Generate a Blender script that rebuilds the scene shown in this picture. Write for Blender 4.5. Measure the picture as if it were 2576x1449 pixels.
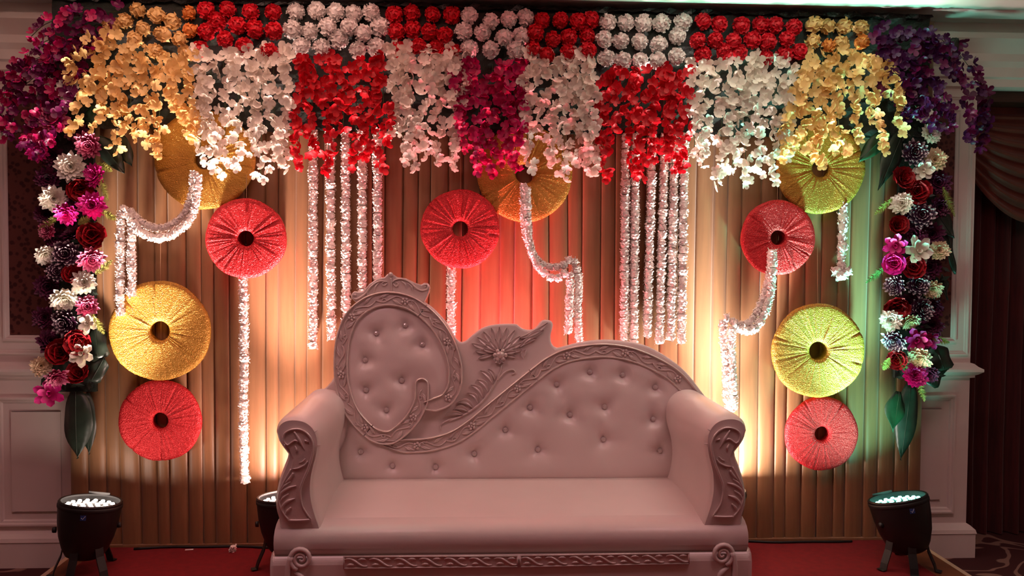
import bpy, bmesh, math, random
import numpy as np
from mathutils import Vector, Matrix, Euler

for o in list(bpy.data.objects):
    bpy.data.objects.remove(o)
SC = bpy.context.scene
COL = SC.collection
RND = random.Random(7)
PI = math.pi
R = math.radians

# ------------------------------------------------------------------ camera
W, H, FPX = 2576, 1449, 2143.0
YAW, PITCH, ROLL = 0.05015, 0.03613, 0.00701
CAM = Vector((-4.4 * math.tan(YAW), -4.4, 1.488))
FWD = Vector((math.sin(YAW) * math.cos(PITCH), math.cos(YAW) * math.cos(PITCH), -math.sin(PITCH)))
R0 = Vector((math.cos(YAW), -math.sin(YAW), 0))
U0 = R0.cross(FWD)
RGT = R0 * math.cos(ROLL) + U0 * math.sin(ROLL)
UPV = U0 * math.cos(ROLL) - R0 * math.sin(ROLL)
cd = bpy.data.cameras.new('camera')
cd.sensor_width = 36.0
cd.lens = 36.0 * FPX / W
cd.clip_start = 0.05
cam = bpy.data.objects.new('camera', cd)
COL.objects.link(cam)
m = Matrix.Identity(4)
for i in range(3):
    m[i][0] = RGT[i]; m[i][1] = UPV[i]; m[i][2] = -FWD[i]; m[i][3] = CAM[i]
cam.matrix_world = m
SC.camera = cam

# ------------------------------------------------------------------ world, exposure, hall lights
SC.view_settings.view_transform = 'Standard'
SC.view_settings.look = 'None'
SC.view_settings.gamma = 1.0
SC.view_settings.use_curve_mapping = False
SC.view_settings.exposure = 0.0
wd = bpy.data.worlds.new('hall_air')
SC.world = wd
wd.use_nodes = True
wd.node_tree.nodes['Background'].inputs[0].default_value = (0.0, 0.0, 0.0, 1)
wd.node_tree.nodes['Background'].inputs[1].default_value = 0.0


def lamp(name, kind, loc, energy, color, target=None, **kw):
    ld = bpy.data.lights.new(name, kind)
    ld.energy = energy
    ld.color = color
    for k, v in kw.items():
        setattr(ld, k, v)
    ob = bpy.data.objects.new(name, ld)
    COL.objects.link(ob)
    ob.location = loc
    if target is not None:
        ob.rotation_euler = (Vector(target) - Vector(loc)).to_track_quat('-Z', 'Y').to_euler()
    return ob


for nm_, lx, ly, e in (('hall_ceiling_left_offscreen', -1.35, -1.75, 13.5), ('hall_ceiling_right_offscreen', 1.25, -1.75, 12.5)):
    lamp(nm_, 'AREA', (lx, ly, 2.70), e, (1.0, 0.54, 0.57), (lx, ly, 0), shape='RECTANGLE', size=1.2, size_y=0.4)


# ------------------------------------------------------------------ helpers
def ray(px, py):
    return FWD + RGT * ((px - W / 2) / FPX) + UPV * ((H / 2 - py) / FPX)


def P(px, py, Y):
    d = ray(px, py)
    return CAM + d * ((Y - CAM.y) / d.y)


def G(px, py, Z=0.0):
    d = ray(px, py)
    return CAM + d * ((Z - CAM.z) / d.z)


def lin(c):
    return tuple((x / 12.92 if x <= 0.04045 else ((x + 0.055) / 1.055) ** 2.4) for x in c)


def rgb(r, g, b):
    return lin((r / 255, g / 255, b / 255)) + (1,)


def me_new(name, verts, faces, mat=None, smooth=False):
    me = bpy.data.meshes.new(name)
    me.from_pydata([tuple(v) for v in verts], [], [tuple(f) for f in faces])
    if smooth:
        me.polygons.foreach_set('use_smooth', [True] * len(me.polygons))
    if mat:
        me.materials.append(mat)
    me.update()
    return me


def ob_new(name, me, parent=None, loc=None, rot=None, scale=None):
    o = bpy.data.objects.new(name, me)
    COL.objects.link(o)
    if parent is not None:
        o.parent = parent
    if loc is not None:
        o.location = loc
    if rot is not None:
        o.rotation_euler = rot
    if scale is not None:
        o.scale = scale if hasattr(scale, '__len__') else (scale,) * 3
    return o


def tag(o, label, cat, group=None, kind=None):
    o['label'] = label
    o['category'] = cat
    if group:
        o['group'] = group
    if kind:
        o['kind'] = kind
    return o


def thing(name, label, cat, loc=(0, 0, 0), group=None, rot=None):
    o = ob_new(name, None, None, loc, rot)
    o.empty_display_size = 0.05
    return tag(o, label, cat, group)


def struct(o):
    o['kind'] = 'structure'
    return o


class MB:
    """collects shapes for one mesh"""

    def __init__(s):
        s.v = []
        s.f = []

    def add(s, verts, faces):
        n = len(s.v)
        s.v += [Vector(v) for v in verts]
        s.f += [tuple(i + n for i in f) for f in faces]
        return s

    def box(s, a, b):
        x0, y0, z0 = a
        x1, y1, z1 = b
        v = [(x0, y0, z0), (x1, y0, z0), (x1, y1, z0), (x0, y1, z0), (x0, y0, z1), (x1, y0, z1), (x1, y1, z1), (x0, y1, z1)]
        return s.add(v, [(0, 3, 2, 1), (4, 5, 6, 7), (0, 1, 5, 4), (1, 2, 6, 5), (2, 3, 7, 6), (3, 0, 4, 7)])

    def tube(s, pts, rad, sides=6, flat=1.0, nrm=None):
        pts = [Vector(p) for p in pts]
        n = len(pts)
        if not hasattr(rad, '__len__'):
            rad = [rad] * n
        ref = Vector(nrm) if nrm is not None else Vector((0, -1, 0.001))
        vs, fs = [], []
        for i, p in enumerate(pts):
            t = (pts[min(i + 1, n - 1)] - pts[max(i - 1, 0)])
            t = t.normalized() if t.length > 1e-9 else Vector((0, 0, 1))
            a = ref - t * ref.dot(t)
            if a.length < 1e-4:
                a = Vector((1, 0, 0)) - t * t.x
            a.normalize()
            b = t.cross(a)
            for k in range(sides):
                th = 2 * PI * k / sides
                vs.append(p + (a * math.cos(th) * flat + b * math.sin(th)) * rad[i])
        for i in range(n - 1):
            for k in range(sides):
                k2 = (k + 1) % sides
                fs.append((i * sides + k, i * sides + k2, (i + 1) * sides + k2, (i + 1) * sides + k))
        fs.append(tuple(range(sides))[::-1])
        fs.append(tuple((n - 1) * sides + k for k in range(sides)))
        return s.add(vs, fs)

    def lathe(s, prof, seg=24, M=None):
        vs, fs = [], []
        for r, z in prof:
            for k in range(seg):
                a = 2 * PI * k / seg
                vs.append(Vector((r * math.cos(a), r * math.sin(a), z)))
        for i in range(len(prof) - 1):
            for k in range(seg):
                k2 = (k + 1) % seg
                fs.append((i * seg + k, i * seg + k2, (i + 1) * seg + k2, (i + 1) * seg + k))
        if M is not None:
            vs = [M @ v for v in vs]
        return s.add(vs, fs)

    def blob(s, c, rx, ry, rz, seg=8, rings=5):
        vs, fs = [], []
        c = Vector(c)
        for i in range(rings + 1):
            ph = PI * i / rings
            for k in range(seg):
                a = 2 * PI * k / seg
                vs.append(c + Vector((rx * math.sin(ph) * math.cos(a), ry * math.sin(ph) * math.sin(a), rz * math.cos(ph))))
        for i in range(rings):
            for k in range(seg):
                k2 = (k + 1) % seg
                fs.append((i * seg + k, (i + 1) * seg + k, (i + 1) * seg + k2, i * seg + k2))
        return s.add(vs, fs)

    def shift(s, d):
        d = Vector(d)
        s.v = [v - d for v in s.v]
        return s

    def build(s, name, mat, parent=None, smooth=False, loc=None, bevel=0.0, seg=2):
        o = ob_new(name, me_new(name, s.v, s.f, mat, smooth), parent, loc)
        if bevel:
            b = o.modifiers.new('bevel', 'BEVEL')
            b.width = bevel
            b.segments = seg
            b.limit_method = 'ANGLE'
            b.angle_limit = R(40)
        return o


def crom(pts, n):
    """catmull-rom through 2-D/3-D points, n samples by arc length"""
    p = np.array(pts, float)
    p = np.vstack([2 * p[0] - p[1], p, 2 * p[-1] - p[-2]])
    out = []
    for i in range(1, len(p) - 2):
        for t in np.linspace(0, 1, 24, endpoint=False):
            a, b, c, d = p[i - 1], p[i], p[i + 1], p[i + 2]
            out.append(0.5 * ((2 * b) + (c - a) * t + (2 * a - 5 * b + 4 * c - d) * t * t + (3 * b - a - 3 * c + d) * t ** 3))
    out.append(p[-2])
    out = np.array(out)
    L = np.concatenate([[0], np.cumsum(np.linalg.norm(np.diff(out, axis=0), axis=1))])
    s = np.linspace(0, L[-1], n)
    return np.stack([np.interp(s, L, out[:, k]) for k in range(out.shape[1])], 1)


def plen(pts):
    q = crom(pts, 60)
    return float(np.linalg.norm(np.diff(q, axis=0), axis=1).sum())


# ------------------------------------------------------------------ materials
def mat(name, col, rough=0.6, metal=0.0, var=0.0, vscale=20.0, bump=0.0, bscale=60.0, col2=None, stretch=(1, 1, 1), trans=0.0, spec=0.5, sheen=0.0, coat=0.0):
    m = bpy.data.materials.new(name)
    m.use_nodes = True
    nt = m.node_tree
    N, L = nt.nodes, nt.links
    b = N['Principled BSDF']
    b.inputs['Base Color'].default_value = col
    b.inputs['Roughness'].default_value = rough
    b.inputs['Metallic'].default_value = metal
    b.inputs['Specular IOR Level'].default_value = spec
    if sheen:
        b.inputs['Sheen Weight'].default_value = sheen
    if coat:
        b.inputs['Coat Weight'].default_value = coat
        b.inputs['Coat Roughness'].default_value = 0.25
    tc = N.new('ShaderNodeTexCoord')
    mp = N.new('ShaderNodeMapping')
    mp.inputs['Scale'].default_value = stretch
    L.new(tc.outputs['Object'], mp.inputs['Vector'])
    if var or col2:
        no = N.new('ShaderNodeTexNoise')
        no.inputs['Scale'].default_value = vscale
        no.inputs['Detail'].default_value = 4
        L.new(mp.outputs[0], no.inputs['Vector'])
        mx = N.new('ShaderNodeMix')
        mx.data_type = 'RGBA'
        c2 = col2 or tuple(max(0, c * (1 - var)) for c in col[:3]) + (1,)
        mx.inputs['A'].default_value = col
        mx.inputs['B'].default_value = c2
        rp = N.new('ShaderNodeMapRange')
        rp.inputs['From Min'].default_value = 0.38
        rp.inputs['From Max'].default_value = 0.62
        L.new(no.outputs['Fac'], rp.inputs['Value'])
        L.new(rp.outputs[0], mx.inputs['Factor'])
        L.new(mx.outputs['Result'], b.inputs['Base Color'])
    if bump:
        nb = N.new('ShaderNodeTexNoise')
        nb.inputs['Scale'].default_value = bscale
        nb.inputs['Detail'].default_value = 3
        L.new(mp.outputs[0], nb.inputs['Vector'])
        bp = N.new('ShaderNodeBump')
        bp.inputs['Strength'].default_value = bump
        bp.inputs['Distance'].default_value = 0.01
        L.new(nb.outputs['Fac'], bp.inputs['Height'])
        L.new(bp.outputs[0], b.inputs['Normal'])
    if trans:
        tr = N.new('ShaderNodeBsdfTranslucent')
        tr.inputs['Color'].default_value = col
        mix = N.new('ShaderNodeMixShader')
        mix.inputs[0].default_value = trans
        L.new(b.outputs[0], mix.inputs[1])
        L.new(tr.outputs[0], mix.inputs[2])
        L.new(mix.outputs[0], N['Material Output'].inputs['Surface'])
    return m


def tipmat(name, col, tip, rough=0.5, lo=0.45, hi=0.9):
    """petal material: body colour to tip colour along the petal (mesh attribute 'tip')"""
    m = bpy.data.materials.new(name)
    m.use_nodes = True
    nt = m.node_tree
    N, L = nt.nodes, nt.links
    b = N['Principled BSDF']
    b.inputs['Roughness'].default_value = rough
    at = N.new('ShaderNodeAttribute')
    at.attribute_name = 'tip'
    rp = N.new('ShaderNodeMapRange')
    rp.inputs['From Min'].default_value = lo
    rp.inputs['From Max'].default_value = hi
    mx = N.new('ShaderNodeMix')
    mx.data_type = 'RGBA'
    mx.inputs['A'].default_value = col
    mx.inputs['B'].default_value = tip
    L.new(at.outputs['Fac'], rp.inputs['Value'])
    L.new(rp.outputs[0], mx.inputs['Factor'])
    L.new(mx.outputs['Result'], b.inputs['Base Color'])
    return m


def glitter(name, col, col2):
    """crinkled glitter tissue"""
    m = bpy.data.materials.new(name)
    m.use_nodes = True
    nt = m.node_tree
    N, L = nt.nodes, nt.links
    b = N['Principled BSDF']
    b.inputs['Metallic'].default_value = 0.4
    b.inputs['Roughness'].default_value = 0.34
    tc = N.new('ShaderNodeTexCoord')
    no = N.new('ShaderNodeTexNoise')
    no.inputs['Scale'].default_value = 115
    no.inputs['Detail'].default_value = 3
    no.inputs['Distortion'].default_value = 1.2
    L.new(tc.outputs['Object'], no.inputs['Vector'])
    vo = N.new('ShaderNodeTexVoronoi')
    vo.inputs['Scale'].default_value = 210
    L.new(tc.outputs['Object'], vo.inputs['Vector'])
    mx = N.new('ShaderNodeMix')
    mx.data_type = 'RGBA'
    mx.inputs['A'].default_value = col
    mx.inputs['B'].default_value = col2
    L.new(no.outputs['Fac'], mx.inputs['Factor'])
    L.new(mx.outputs['Result'], b.inputs['Base Color'])
    ad = N.new('ShaderNodeMath')
    ad.operation = 'MULTIPLY_ADD'
    ad.inputs[1].default_value = 0.5
    L.new(vo.outputs['Distance'], ad.inputs[0])
    L.new(no.outputs['Fac'], ad.inputs[2])
    bp = N.new('ShaderNodeBump')
    bp.inputs['Strength'].default_value = 0.8
    bp.inputs['Distance'].default_value = 0.0055
    L.new(ad.outputs[0], bp.inputs['Height'])
    L.new(bp.outputs[0], b.inputs['Normal'])
    return m


def emis(name, col, s):
    m = bpy.data.materials.new(name)
    m.use_nodes = True
    b = m.node_tree.nodes['Principled BSDF']
    b.inputs['Base Color'].default_value = (0.02, 0.02, 0.02, 1)
    b.inputs['Emission Color'].default_value = col
    b.inputs['Emission Strength'].default_value = s
    return m


M = {}
M['wall'] = mat('wall_paint', rgb(246, 230, 224), 0.55, var=0.05, vscale=3)
M['ceil'] = mat('ceiling_paint', rgb(214, 196, 188), 0.85, var=0.04, vscale=2)
M['cove'] = mat('cove_paint', rgb(235, 230, 225), 0.8)
M['drape'] = mat('maroon_drape', rgb(92, 26, 28), 0.75, var=0.35, vscale=6, stretch=(8, 8, 0.6), sheen=0.3)
M['swag'] = mat('bronze_swag', rgb(120, 58, 44), 0.5, var=0.25, vscale=8, sheen=0.3)
M['pelmet'] = mat('dark_wood', rgb(70, 38, 28), 0.5, var=0.3, vscale=10, stretch=(1, 6, 12))
M['red_carpet'] = mat('red_carpet', rgb(120, 2, 15), 0.95, var=0.18, vscale=30, bump=0.3, bscale=400)
M['tape'] = mat('brown_edge_tape', rgb(120, 62, 32), 0.6, var=0.2, vscale=14)
M['edge'] = mat('stage_edge_strip', rgb(205, 170, 145), 0.5)
M['stage_side'] = mat('stage_side', rgb(70, 45, 35), 0.7, var=0.2, vscale=10)
M['curtain'] = mat('satin_curtain', rgb(142, 101, 66), 0.45, var=0.12, vscale=9, stretch=(6, 6, 0.4), bump=0.06, bscale=40, sheen=0.25)
M['header'] = mat('dark_header_cloth', rgb(26, 24, 24), 0.7, var=0.4, vscale=14, bump=0.8, bscale=30, col2=rgb(22, 34, 24))
M['foil'] = mat('foil_sheet', rgb(38, 38, 38), 0.25, metal=0.3, bump=1.0, bscale=25)
M['leather'] = mat('white_leatherette', rgb(226, 208, 204), 0.34, var=0.03, vscale=5, bump=0.04, bscale=220, coat=0.25)
M['carved'] = mat('silver_carving', rgb(226, 206, 200), 0.25, metal=0.15, var=0.08, vscale=30, bump=0.08, bscale=120, coat=0.5)
M['crystal'] = mat('crystal_button', rgb(214, 200, 196), 0.1, metal=0.25)
M['black'] = mat('black_housing', rgb(16, 14, 16), 0.45, var=0.2, vscale=20)
M['black_matt'] = mat('black_metal', rgb(20, 18, 19), 0.55)
M['lens'] = mat('lens_plate', rgb(22, 22, 24), 0.2)
M['tab'] = mat('grey_tab', rgb(54, 52, 52), 0.6)
M['logo'] = mat('logo_blue', rgb(30, 60, 120), 0.5)
M['logo_w'] = mat('logo_white', rgb(190, 195, 205), 0.5)
M['cable'] = mat('cable_rubber', rgb(18, 12, 12), 0.5)
M['thread'] = mat('thread', rgb(170, 130, 100), 0.6)
M['stem'] = mat('green_stem', rgb(52, 70, 36), 0.6)
M['leaf'] = mat('dark_leaf', rgb(34, 46, 36), 0.4, var=0.35, vscale=18, spec=0.5)
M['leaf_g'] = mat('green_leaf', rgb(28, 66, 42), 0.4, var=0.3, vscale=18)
M['fern'] = mat('fern_needles', rgb(150, 150, 70), 0.6, trans=0.2)
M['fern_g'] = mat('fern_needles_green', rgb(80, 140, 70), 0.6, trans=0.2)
M['gold'] = glitter('gold_glitter', rgb(176, 120, 34), rgb(200, 150, 64))
M['redg'] = glitter('red_glitter', rgb(190, 24, 34), rgb(216, 52, 56))
M['gar'] = mat('garland_petal', rgb(240, 228, 222), 0.85, var=0.05, vscale=60, spec=0.15)
PET = {
    'yellow': mat('petal_yellow', rgb(244, 206, 138), 0.5, var=0.12, vscale=25, trans=0.3),
    'white': mat('petal_white', rgb(238, 228, 216), 0.5, var=0.05, vscale=25, trans=0.3),
    'red': mat('petal_red', rgb(212, 10, 32), 0.5, var=0.25, vscale=25, trans=0.3),
    'magenta': mat('petal_magenta', rgb(196, 12, 96), 0.42, var=0.3, vscale=25, trans=0.25),
    'purple': mat('petal_purple', rgb(120, 18, 84), 0.4, var=0.4, vscale=25, trans=0.25),
    'violet': mat('petal_violet', rgb(84, 24, 84), 0.4, var=0.4, vscale=25, trans=0.25),
}
BALL = {
    'red': mat('carnation_red', rgb(214, 6, 36), 0.6, var=0.25, vscale=70, trans=0.1),
    'white': mat('carnation_white', rgb(232, 224, 220), 0.6, var=0.06, vscale=70, trans=0.1),
    'yellow': mat('rosebud_yellow', rgb(230, 190, 126), 0.55, var=0.12, vscale=50, trans=0.15),
    'orange': mat('rosebud_orange', rgb(226, 140, 66), 0.55, var=0.15, vscale=50, trans=0.15),
}
MUM = {
    'white': tipmat('mum_white', rgb(214, 204, 180), rgb(244, 240, 228)),
    'cream': tipmat('mum_cream', rgb(206, 178, 136), rgb(236, 214, 180)),
    'magenta': tipmat('mum_magenta', rgb(168, 10, 92), rgb(224, 40, 150)),
    'pink': tipmat('mum_pink_tips', rgb(150, 14, 70), rgb(226, 130, 165), lo=0.7, hi=1.0),
    'purple': tipmat('mum_purple_white_tips', rgb(56, 14, 44), rgb(236, 214, 222), lo=0.86, hi=1.04),
    'dark': tipmat('mum_dark_purple', rgb(44, 10, 34), rgb(110, 40, 80), lo=0.6, hi=0.95),
    'red': tipmat('mum_red', rgb(84, 2, 10), rgb(160, 10, 26)),
}

# ------------------------------------------------------------------ room shell
YW = 0.14
FZ = -0.15                      # hall floor; the stage top is z = 0
CZ = 2.775
STX0, STX1 = -2.187, 2.147
XWR = P(2441, 900, YW).x        # right end of the panelled wall
XWL = -5.0


def carpet_pattern():
    m = bpy.data.materials.new('hall_carpet')
    m.use_nodes = True
    nt = m.node_tree
    N, L = nt.nodes, nt.links
    b = N['Principled BSDF']
    b.inputs['Roughness'].default_value = 0.95
    tc = N.new('ShaderNodeTexCoord')
    no = N.new('ShaderNodeTexNoise')
    no.inputs['Scale'].default_value = 2.2
    no.inputs['Detail'].default_value = 1
    no.inputs['Distortion'].default_value = 1.5
    L.new(tc.outputs['Object'], no.inputs['Vector'])
    wv = N.new('ShaderNodeMath')
    wv.operation = 'MULTIPLY'
    wv.inputs[1].default_value = 34
    L.new(no.outputs['Fac'], wv.inputs[0])
    sn = N.new('ShaderNodeMath')
    sn.operation = 'SINE'
    L.new(wv.outputs[0], sn.inputs[0])
    rp = N.new('ShaderNodeMapRange')
    rp.inputs['From Min'].default_value = 0.55
    rp.inputs['From Max'].default_value = 0.8
    L.new(sn.outputs[0], rp.inputs['Value'])
    mx = N.new('ShaderNodeMix')
    mx.data_type = 'RGBA'
    mx.inputs['A'].default_value = rgb(70, 22, 24)
    mx.inputs['B'].default_value = rgb(150, 110, 98)
    L.new(rp.outputs[0], mx.inputs['Factor'])
    L.new(mx.outputs['Result'], b.inputs['Base Color'])
    return m


struct(MB().box((-5, -7, FZ - 0.05), (5, 1.2, FZ)).build('floor', carpet_pattern()))
# ceiling: main field, and the slightly higher strip along the wall
ZL = 2.755
YL = CAM.y + (ray(1876, 10).y / ray(1876, 10).z) * (ZL - CAM.z)
ceil = struct(MB().box((-5, -7, ZL), (5, YL, 2.95)).build('ceiling', M['ceil']))
MB().box((-5, YL, CZ), (5, 1.2, 2.95)).build('ceiling_strip', M['cove'], ceil)
for nm_, a_, b_ in (('wall_left', (-5.1, -7.1, FZ), (-5.0, 0.26, 2.95)), ('wall_far_right', (5.0, -7.1, FZ), (5.1, 0.85, 2.95)), ('wall_front', (-5.1, -7.1, FZ), (5.1, -7.0, 2.95))):
    struct(MB().box(a_, b_).build(nm_, M['wall']))
wall = struct(MB().box((XWL, YW, FZ), (XWR, YW + 0.12, CZ)).build('wall_back', M['wall']))
struct(MB().box((XWR - 0.12, YW + 0.12, FZ), (XWR, 0.75, CZ)).build('wall_recess', M['wall']))
struct(MB().box((XWR, YW, 2.42), (5, YW + 0.12, CZ)).build('wall_header', M['wall']))
struct(MB().box((XWR - 0.12, 0.75, FZ), (5, 0.85, CZ)).build('wall_right', M['wall']))


def frame_ring(x0, x1, z0, z1, w, d, y=YW):
    """rectangular moulding with a stepped profile"""
    mb = MB()
    prof = [(0, 0), (0, d), (w * 0.3, d), (w * 0.45, d * 0.55), (w * 0.8, d * 0.45), (w, 0)]
    n = len(prof)
    vs = []
    for (cx, cz, sx, sz) in ((x0, z0, 1, 1), (x1, z0, -1, 1), (x1, z1, -1, -1), (x0, z1, 1, -1)):
        for (a, h) in prof:
            vs.append((cx + sx * a, y - h, cz + sz * a))
    fs = []
    for c in range(4):
        c2 = (c + 1) % 4
        for i in range(n - 1):
            fs.append((c * n + i, c2 * n + i, c2 * n + i + 1, c * n + i + 1))
    return mb.add(vs, fs)


def pz(px, py, y=YW):
    return P(px, py, y).z


def pxx(px, py, y=YW):
    return P(px, py, y).x


def wallpaper():
    m = bpy.data.materials.new('flecked_wallpaper')
    m.use_nodes = True
    nt = m.node_tree
    N, L = nt.nodes, nt.links
    b = N['Principled BSDF']
    b.inputs['Roughness'].default_value = 0.6
    tc = N.new('ShaderNodeTexCoord')
    vo = N.new('ShaderNodeTexVoronoi')
    vo.inputs['Scale'].default_value = 38
    L.new(tc.outputs['Object'], vo.inputs['Vector'])
    rp = N.new('ShaderNodeMapRange')
    rp.inputs['From Min'].default_value = 0.35
    rp.inputs['From Max'].default_value = 0.5
    L.new(vo.outputs['Distance'], rp.inputs['Value'])
    mx = N.new('ShaderNodeMix')
    mx.data_type = 'RGBA'
    mx.inputs['A'].default_value = rgb(66, 22, 24)
    mx.inputs['B'].default_value = rgb(108, 56, 50)
    L.new(rp.outputs[0], mx.inputs['Factor'])
    L.new(mx.outputs['Result'], b.inputs['Base Color'])
    return m


MWP = wallpaper()
# upper framed wallpaper fields
zl = pz(60, 842); zr = pz(2385, 853)
xa = pxx(24, 700)
zt = 2.28
for (x0, x1) in ((xa, xa + 1.3), (pxx(2393, 700) - 1.3, pxx(2393, 700)), (xa - 1.75, xa - 0.25)):
    MB().box((x0, YW - 0.004, zl), (x1, YW + 0.01, zt)).build('wallpaper_panel', MWP, wall)
    frame_ring(x0 - 0.03, x1 + 0.03, zl - 0.03, zt + 0.03, 0.03, 0.014).build('panel_molding', M['wall'], wall)
    frame_ring(x0 - 0.10, x1 + 0.10, zl - 0.10, zt + 0.10, 0.022, 0.010).build('panel_molding', M['wall'], wall)
# wainscot panels, left and right of the curtain
for (x0, x1, z0, z1) in ((pxx(32, 1150), pxx(155, 1150), pz(90, 1285), pz(90, 1035)),
                         (pxx(2365, 1100) - 0.28, pxx(2365, 1100), pz(2350, 1255), pz(2350, 1028))):
    frame_ring(x0, x1, z0, z1, 0.02, -0.012, YW - 0.012).build('panel_molding', M['wall'], wall)
    frame_ring(x0 - 0.075, x1 + 0.075, z0 - 0.075, z1 + 0.075, 0.03, 0.02).build('panel_molding', M['wall'], wall)
    MB().box((x0 - 0.001, YW - 0.012, z0), (x1 + 0.001, YW, z1)).build('raised_panel', M['wall'], wall)
x0 = pxx(32, 1150)
frame_ring(x0 - 0.75, x0 - 0.2, pz(90, 1320) + 0.04, pz(90, 1000), 0.03, 0.02).build('panel_molding', M['wall'], wall)


def run_profile(name, prof, x0, x1, y=YW, end_return=True):
    """horizontal trim: profile of (out, z), running in x, returned at the right end"""
    vs, fs = [], []
    n = len(prof)
    xs = [(x0, 0), (x1, 1)]
    for (o, z) in prof:
        vs.append((x0, y - o, z))
    for (o, z) in prof:
        vs.append((x1 + (o if end_return else 0), y - o, z))
    for (o, z) in prof:
        vs.append((x1 + (o if end_return else 0), y + 0.12, z))
    for s in range(2):
        for i in range(n - 1):
            fs.append((s * n + i, (s + 1) * n + i, (s + 1) * n + i + 1, s * n + i + 1))
    return struct(MB().add(vs, fs).build(name, M['wall']))


zc = pz(2440, 935)
run_profile('trim_1', [(0, zc - 0.035), (0.018, zc - 0.03), (0.018, zc - 0.018), (0.03, zc - 0.012), (0.05, zc + 0.004), (0.05, zc + 0.018), (0.03, zc + 0.03), (0.015, zc + 0.045), (0, zc + 0.05)], XWL, XWR)
run_profile('baseboard_back', [(0.035, FZ), (0.035, FZ + 0.13), (0.04, FZ + 0.135), (0.035, FZ + 0.155), (0.015, FZ + 0.175), (0, FZ + 0.185)], XWL, XWR)
run_profile('trim_2', [(0, 2.42), (0.02, 2.43), (0.02, 2.47), (0.035, 2.48), (0.035, 2.53), (0.05, 2.56), (0.05, 2.60), (0.085, 2.65), (0.10, 2.67), (0.10, 2.70), (0.0, 2.705)], XWL, 5.0, end_return=False)
# dark pelmet corner by the window
MB().box((XWR + 0.02, 0.18, 2.36), (5, 0.34, 2.44)).build('pelmet_board', M['pelmet'], bpy.data.objects['trim_2'])

# stage platform with red carpet
stage = struct(MB().box((STX0, -3.2, FZ), (STX1, YW - 0.04, -0.004)).build('floor_stage', M['stage_side']))
MB().box((STX0 + 0.10, -3.2, -0.004), (STX1 - 0.16, YW - 0.05, 0.0)).build('carpet', M['red_carpet'], stage)
MB().box((STX0 + 0.01, -3.2, -0.004), (STX0 + 0.10, YW - 0.05, 0.0002)).build('edge_tape', M['tape'], stage)
MB().box((STX1 - 0.16, -3.2, -0.004), (STX1 - 0.018, YW - 0.05, 0.0002)).build('edge_tape', M['tape'], stage)
for xx in (STX0 - 0.006, STX1 - 0.018):
    MB().box((xx, -3.205, -0.03), (xx + 0.024, YW - 0.05, 0.002)).build('edge_strip', M['edge'], stage)

# window drapes in the recess
def drape(name, x0, x1, y, z0, z1, n, amp, material, seed):
    rr = random.Random(seed)
    k = n * 8
    ph = [rr.uniform(-0.6, 0.6) for _ in range(n + 2)]
    vs, fs = [], []
    rows = 6
    for j in range(rows):
        z = z0 + (z1 - z0) * j / (rows - 1)
        for i in range(k + 1):
            u = i / k
            a = u * n
            w = ph[int(a)] * (1 - (a % 1)) + ph[int(a) + 1] * (a % 1)
            vs.append((x0 + (x1 - x0) * u, y - amp * (0.5 + 0.5 * math.sin(2 * PI * a + w)) + 0.01 * math.sin(3 * z + w), z))
    for j in range(rows - 1):
        for i in range(k):
            fs.append((j * (k + 1) + i, j * (k + 1) + i + 1, (j + 1) * (k + 1) + i + 1, (j + 1) * (k + 1) + i))
    return me_new(name, vs, fs, material, True)


dr = ob_new('window_drape', drape('window_drape', XWR + 0.03, XWR + 1.6, 0.55, FZ + 0.005, 2.38, 17, 0.07, M['drape'], 3))
tag(dr, 'long maroon window drape hanging to the carpet beside the white wall', 'curtain')
val = thing('swag_valance', 'bronze swag valance with layered curved folds over the maroon drape', 'valance', (XWR + 0.05, 0.4, 2.36))
for s in range(2):
    vs, fs = [], []
    nu, nv = 28, 60
    sw = 0.95
    for j in range(nv + 1):
        v = j / nv
        for i in range(nu + 1):
            u = i / nu
            sag = math.sin(PI * u) ** 0.8
            zz = -0.04 - v * (0.16 + 0.36 * sag) - 0.10 * sag * v
            fold = math.sin(v * 7.5 * 2 * PI)
            yy = -0.05 - 0.045 * sag * (0.5 + 0.5 * fold) - 0.05 * sag * math.sin(PI * v)
            vs.append((s * 0.85 - 0.06 + sw * u, yy, zz))
    for j in range(nv):
        for i in range(nu):
            fs.append((j * (nu + 1) + i, j * (nu + 1) + i + 1, (j + 1) * (nu + 1) + i + 1, (j + 1) * (nu + 1) + i))
    ob_new('swag', me_new('swag', vs, fs, M['swag'], True), val)
MB().box((-0.02, -0.06, -0.05), (1.85, 0.02, 0.0)).build('heading_band', M['swag'], val)

# ------------------------------------------------------------------ stage curtain
XC0, XC1 = P(176, 1250, 0).x, P(2292, 1250, 0).x
ZTOP = 2.735


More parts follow.
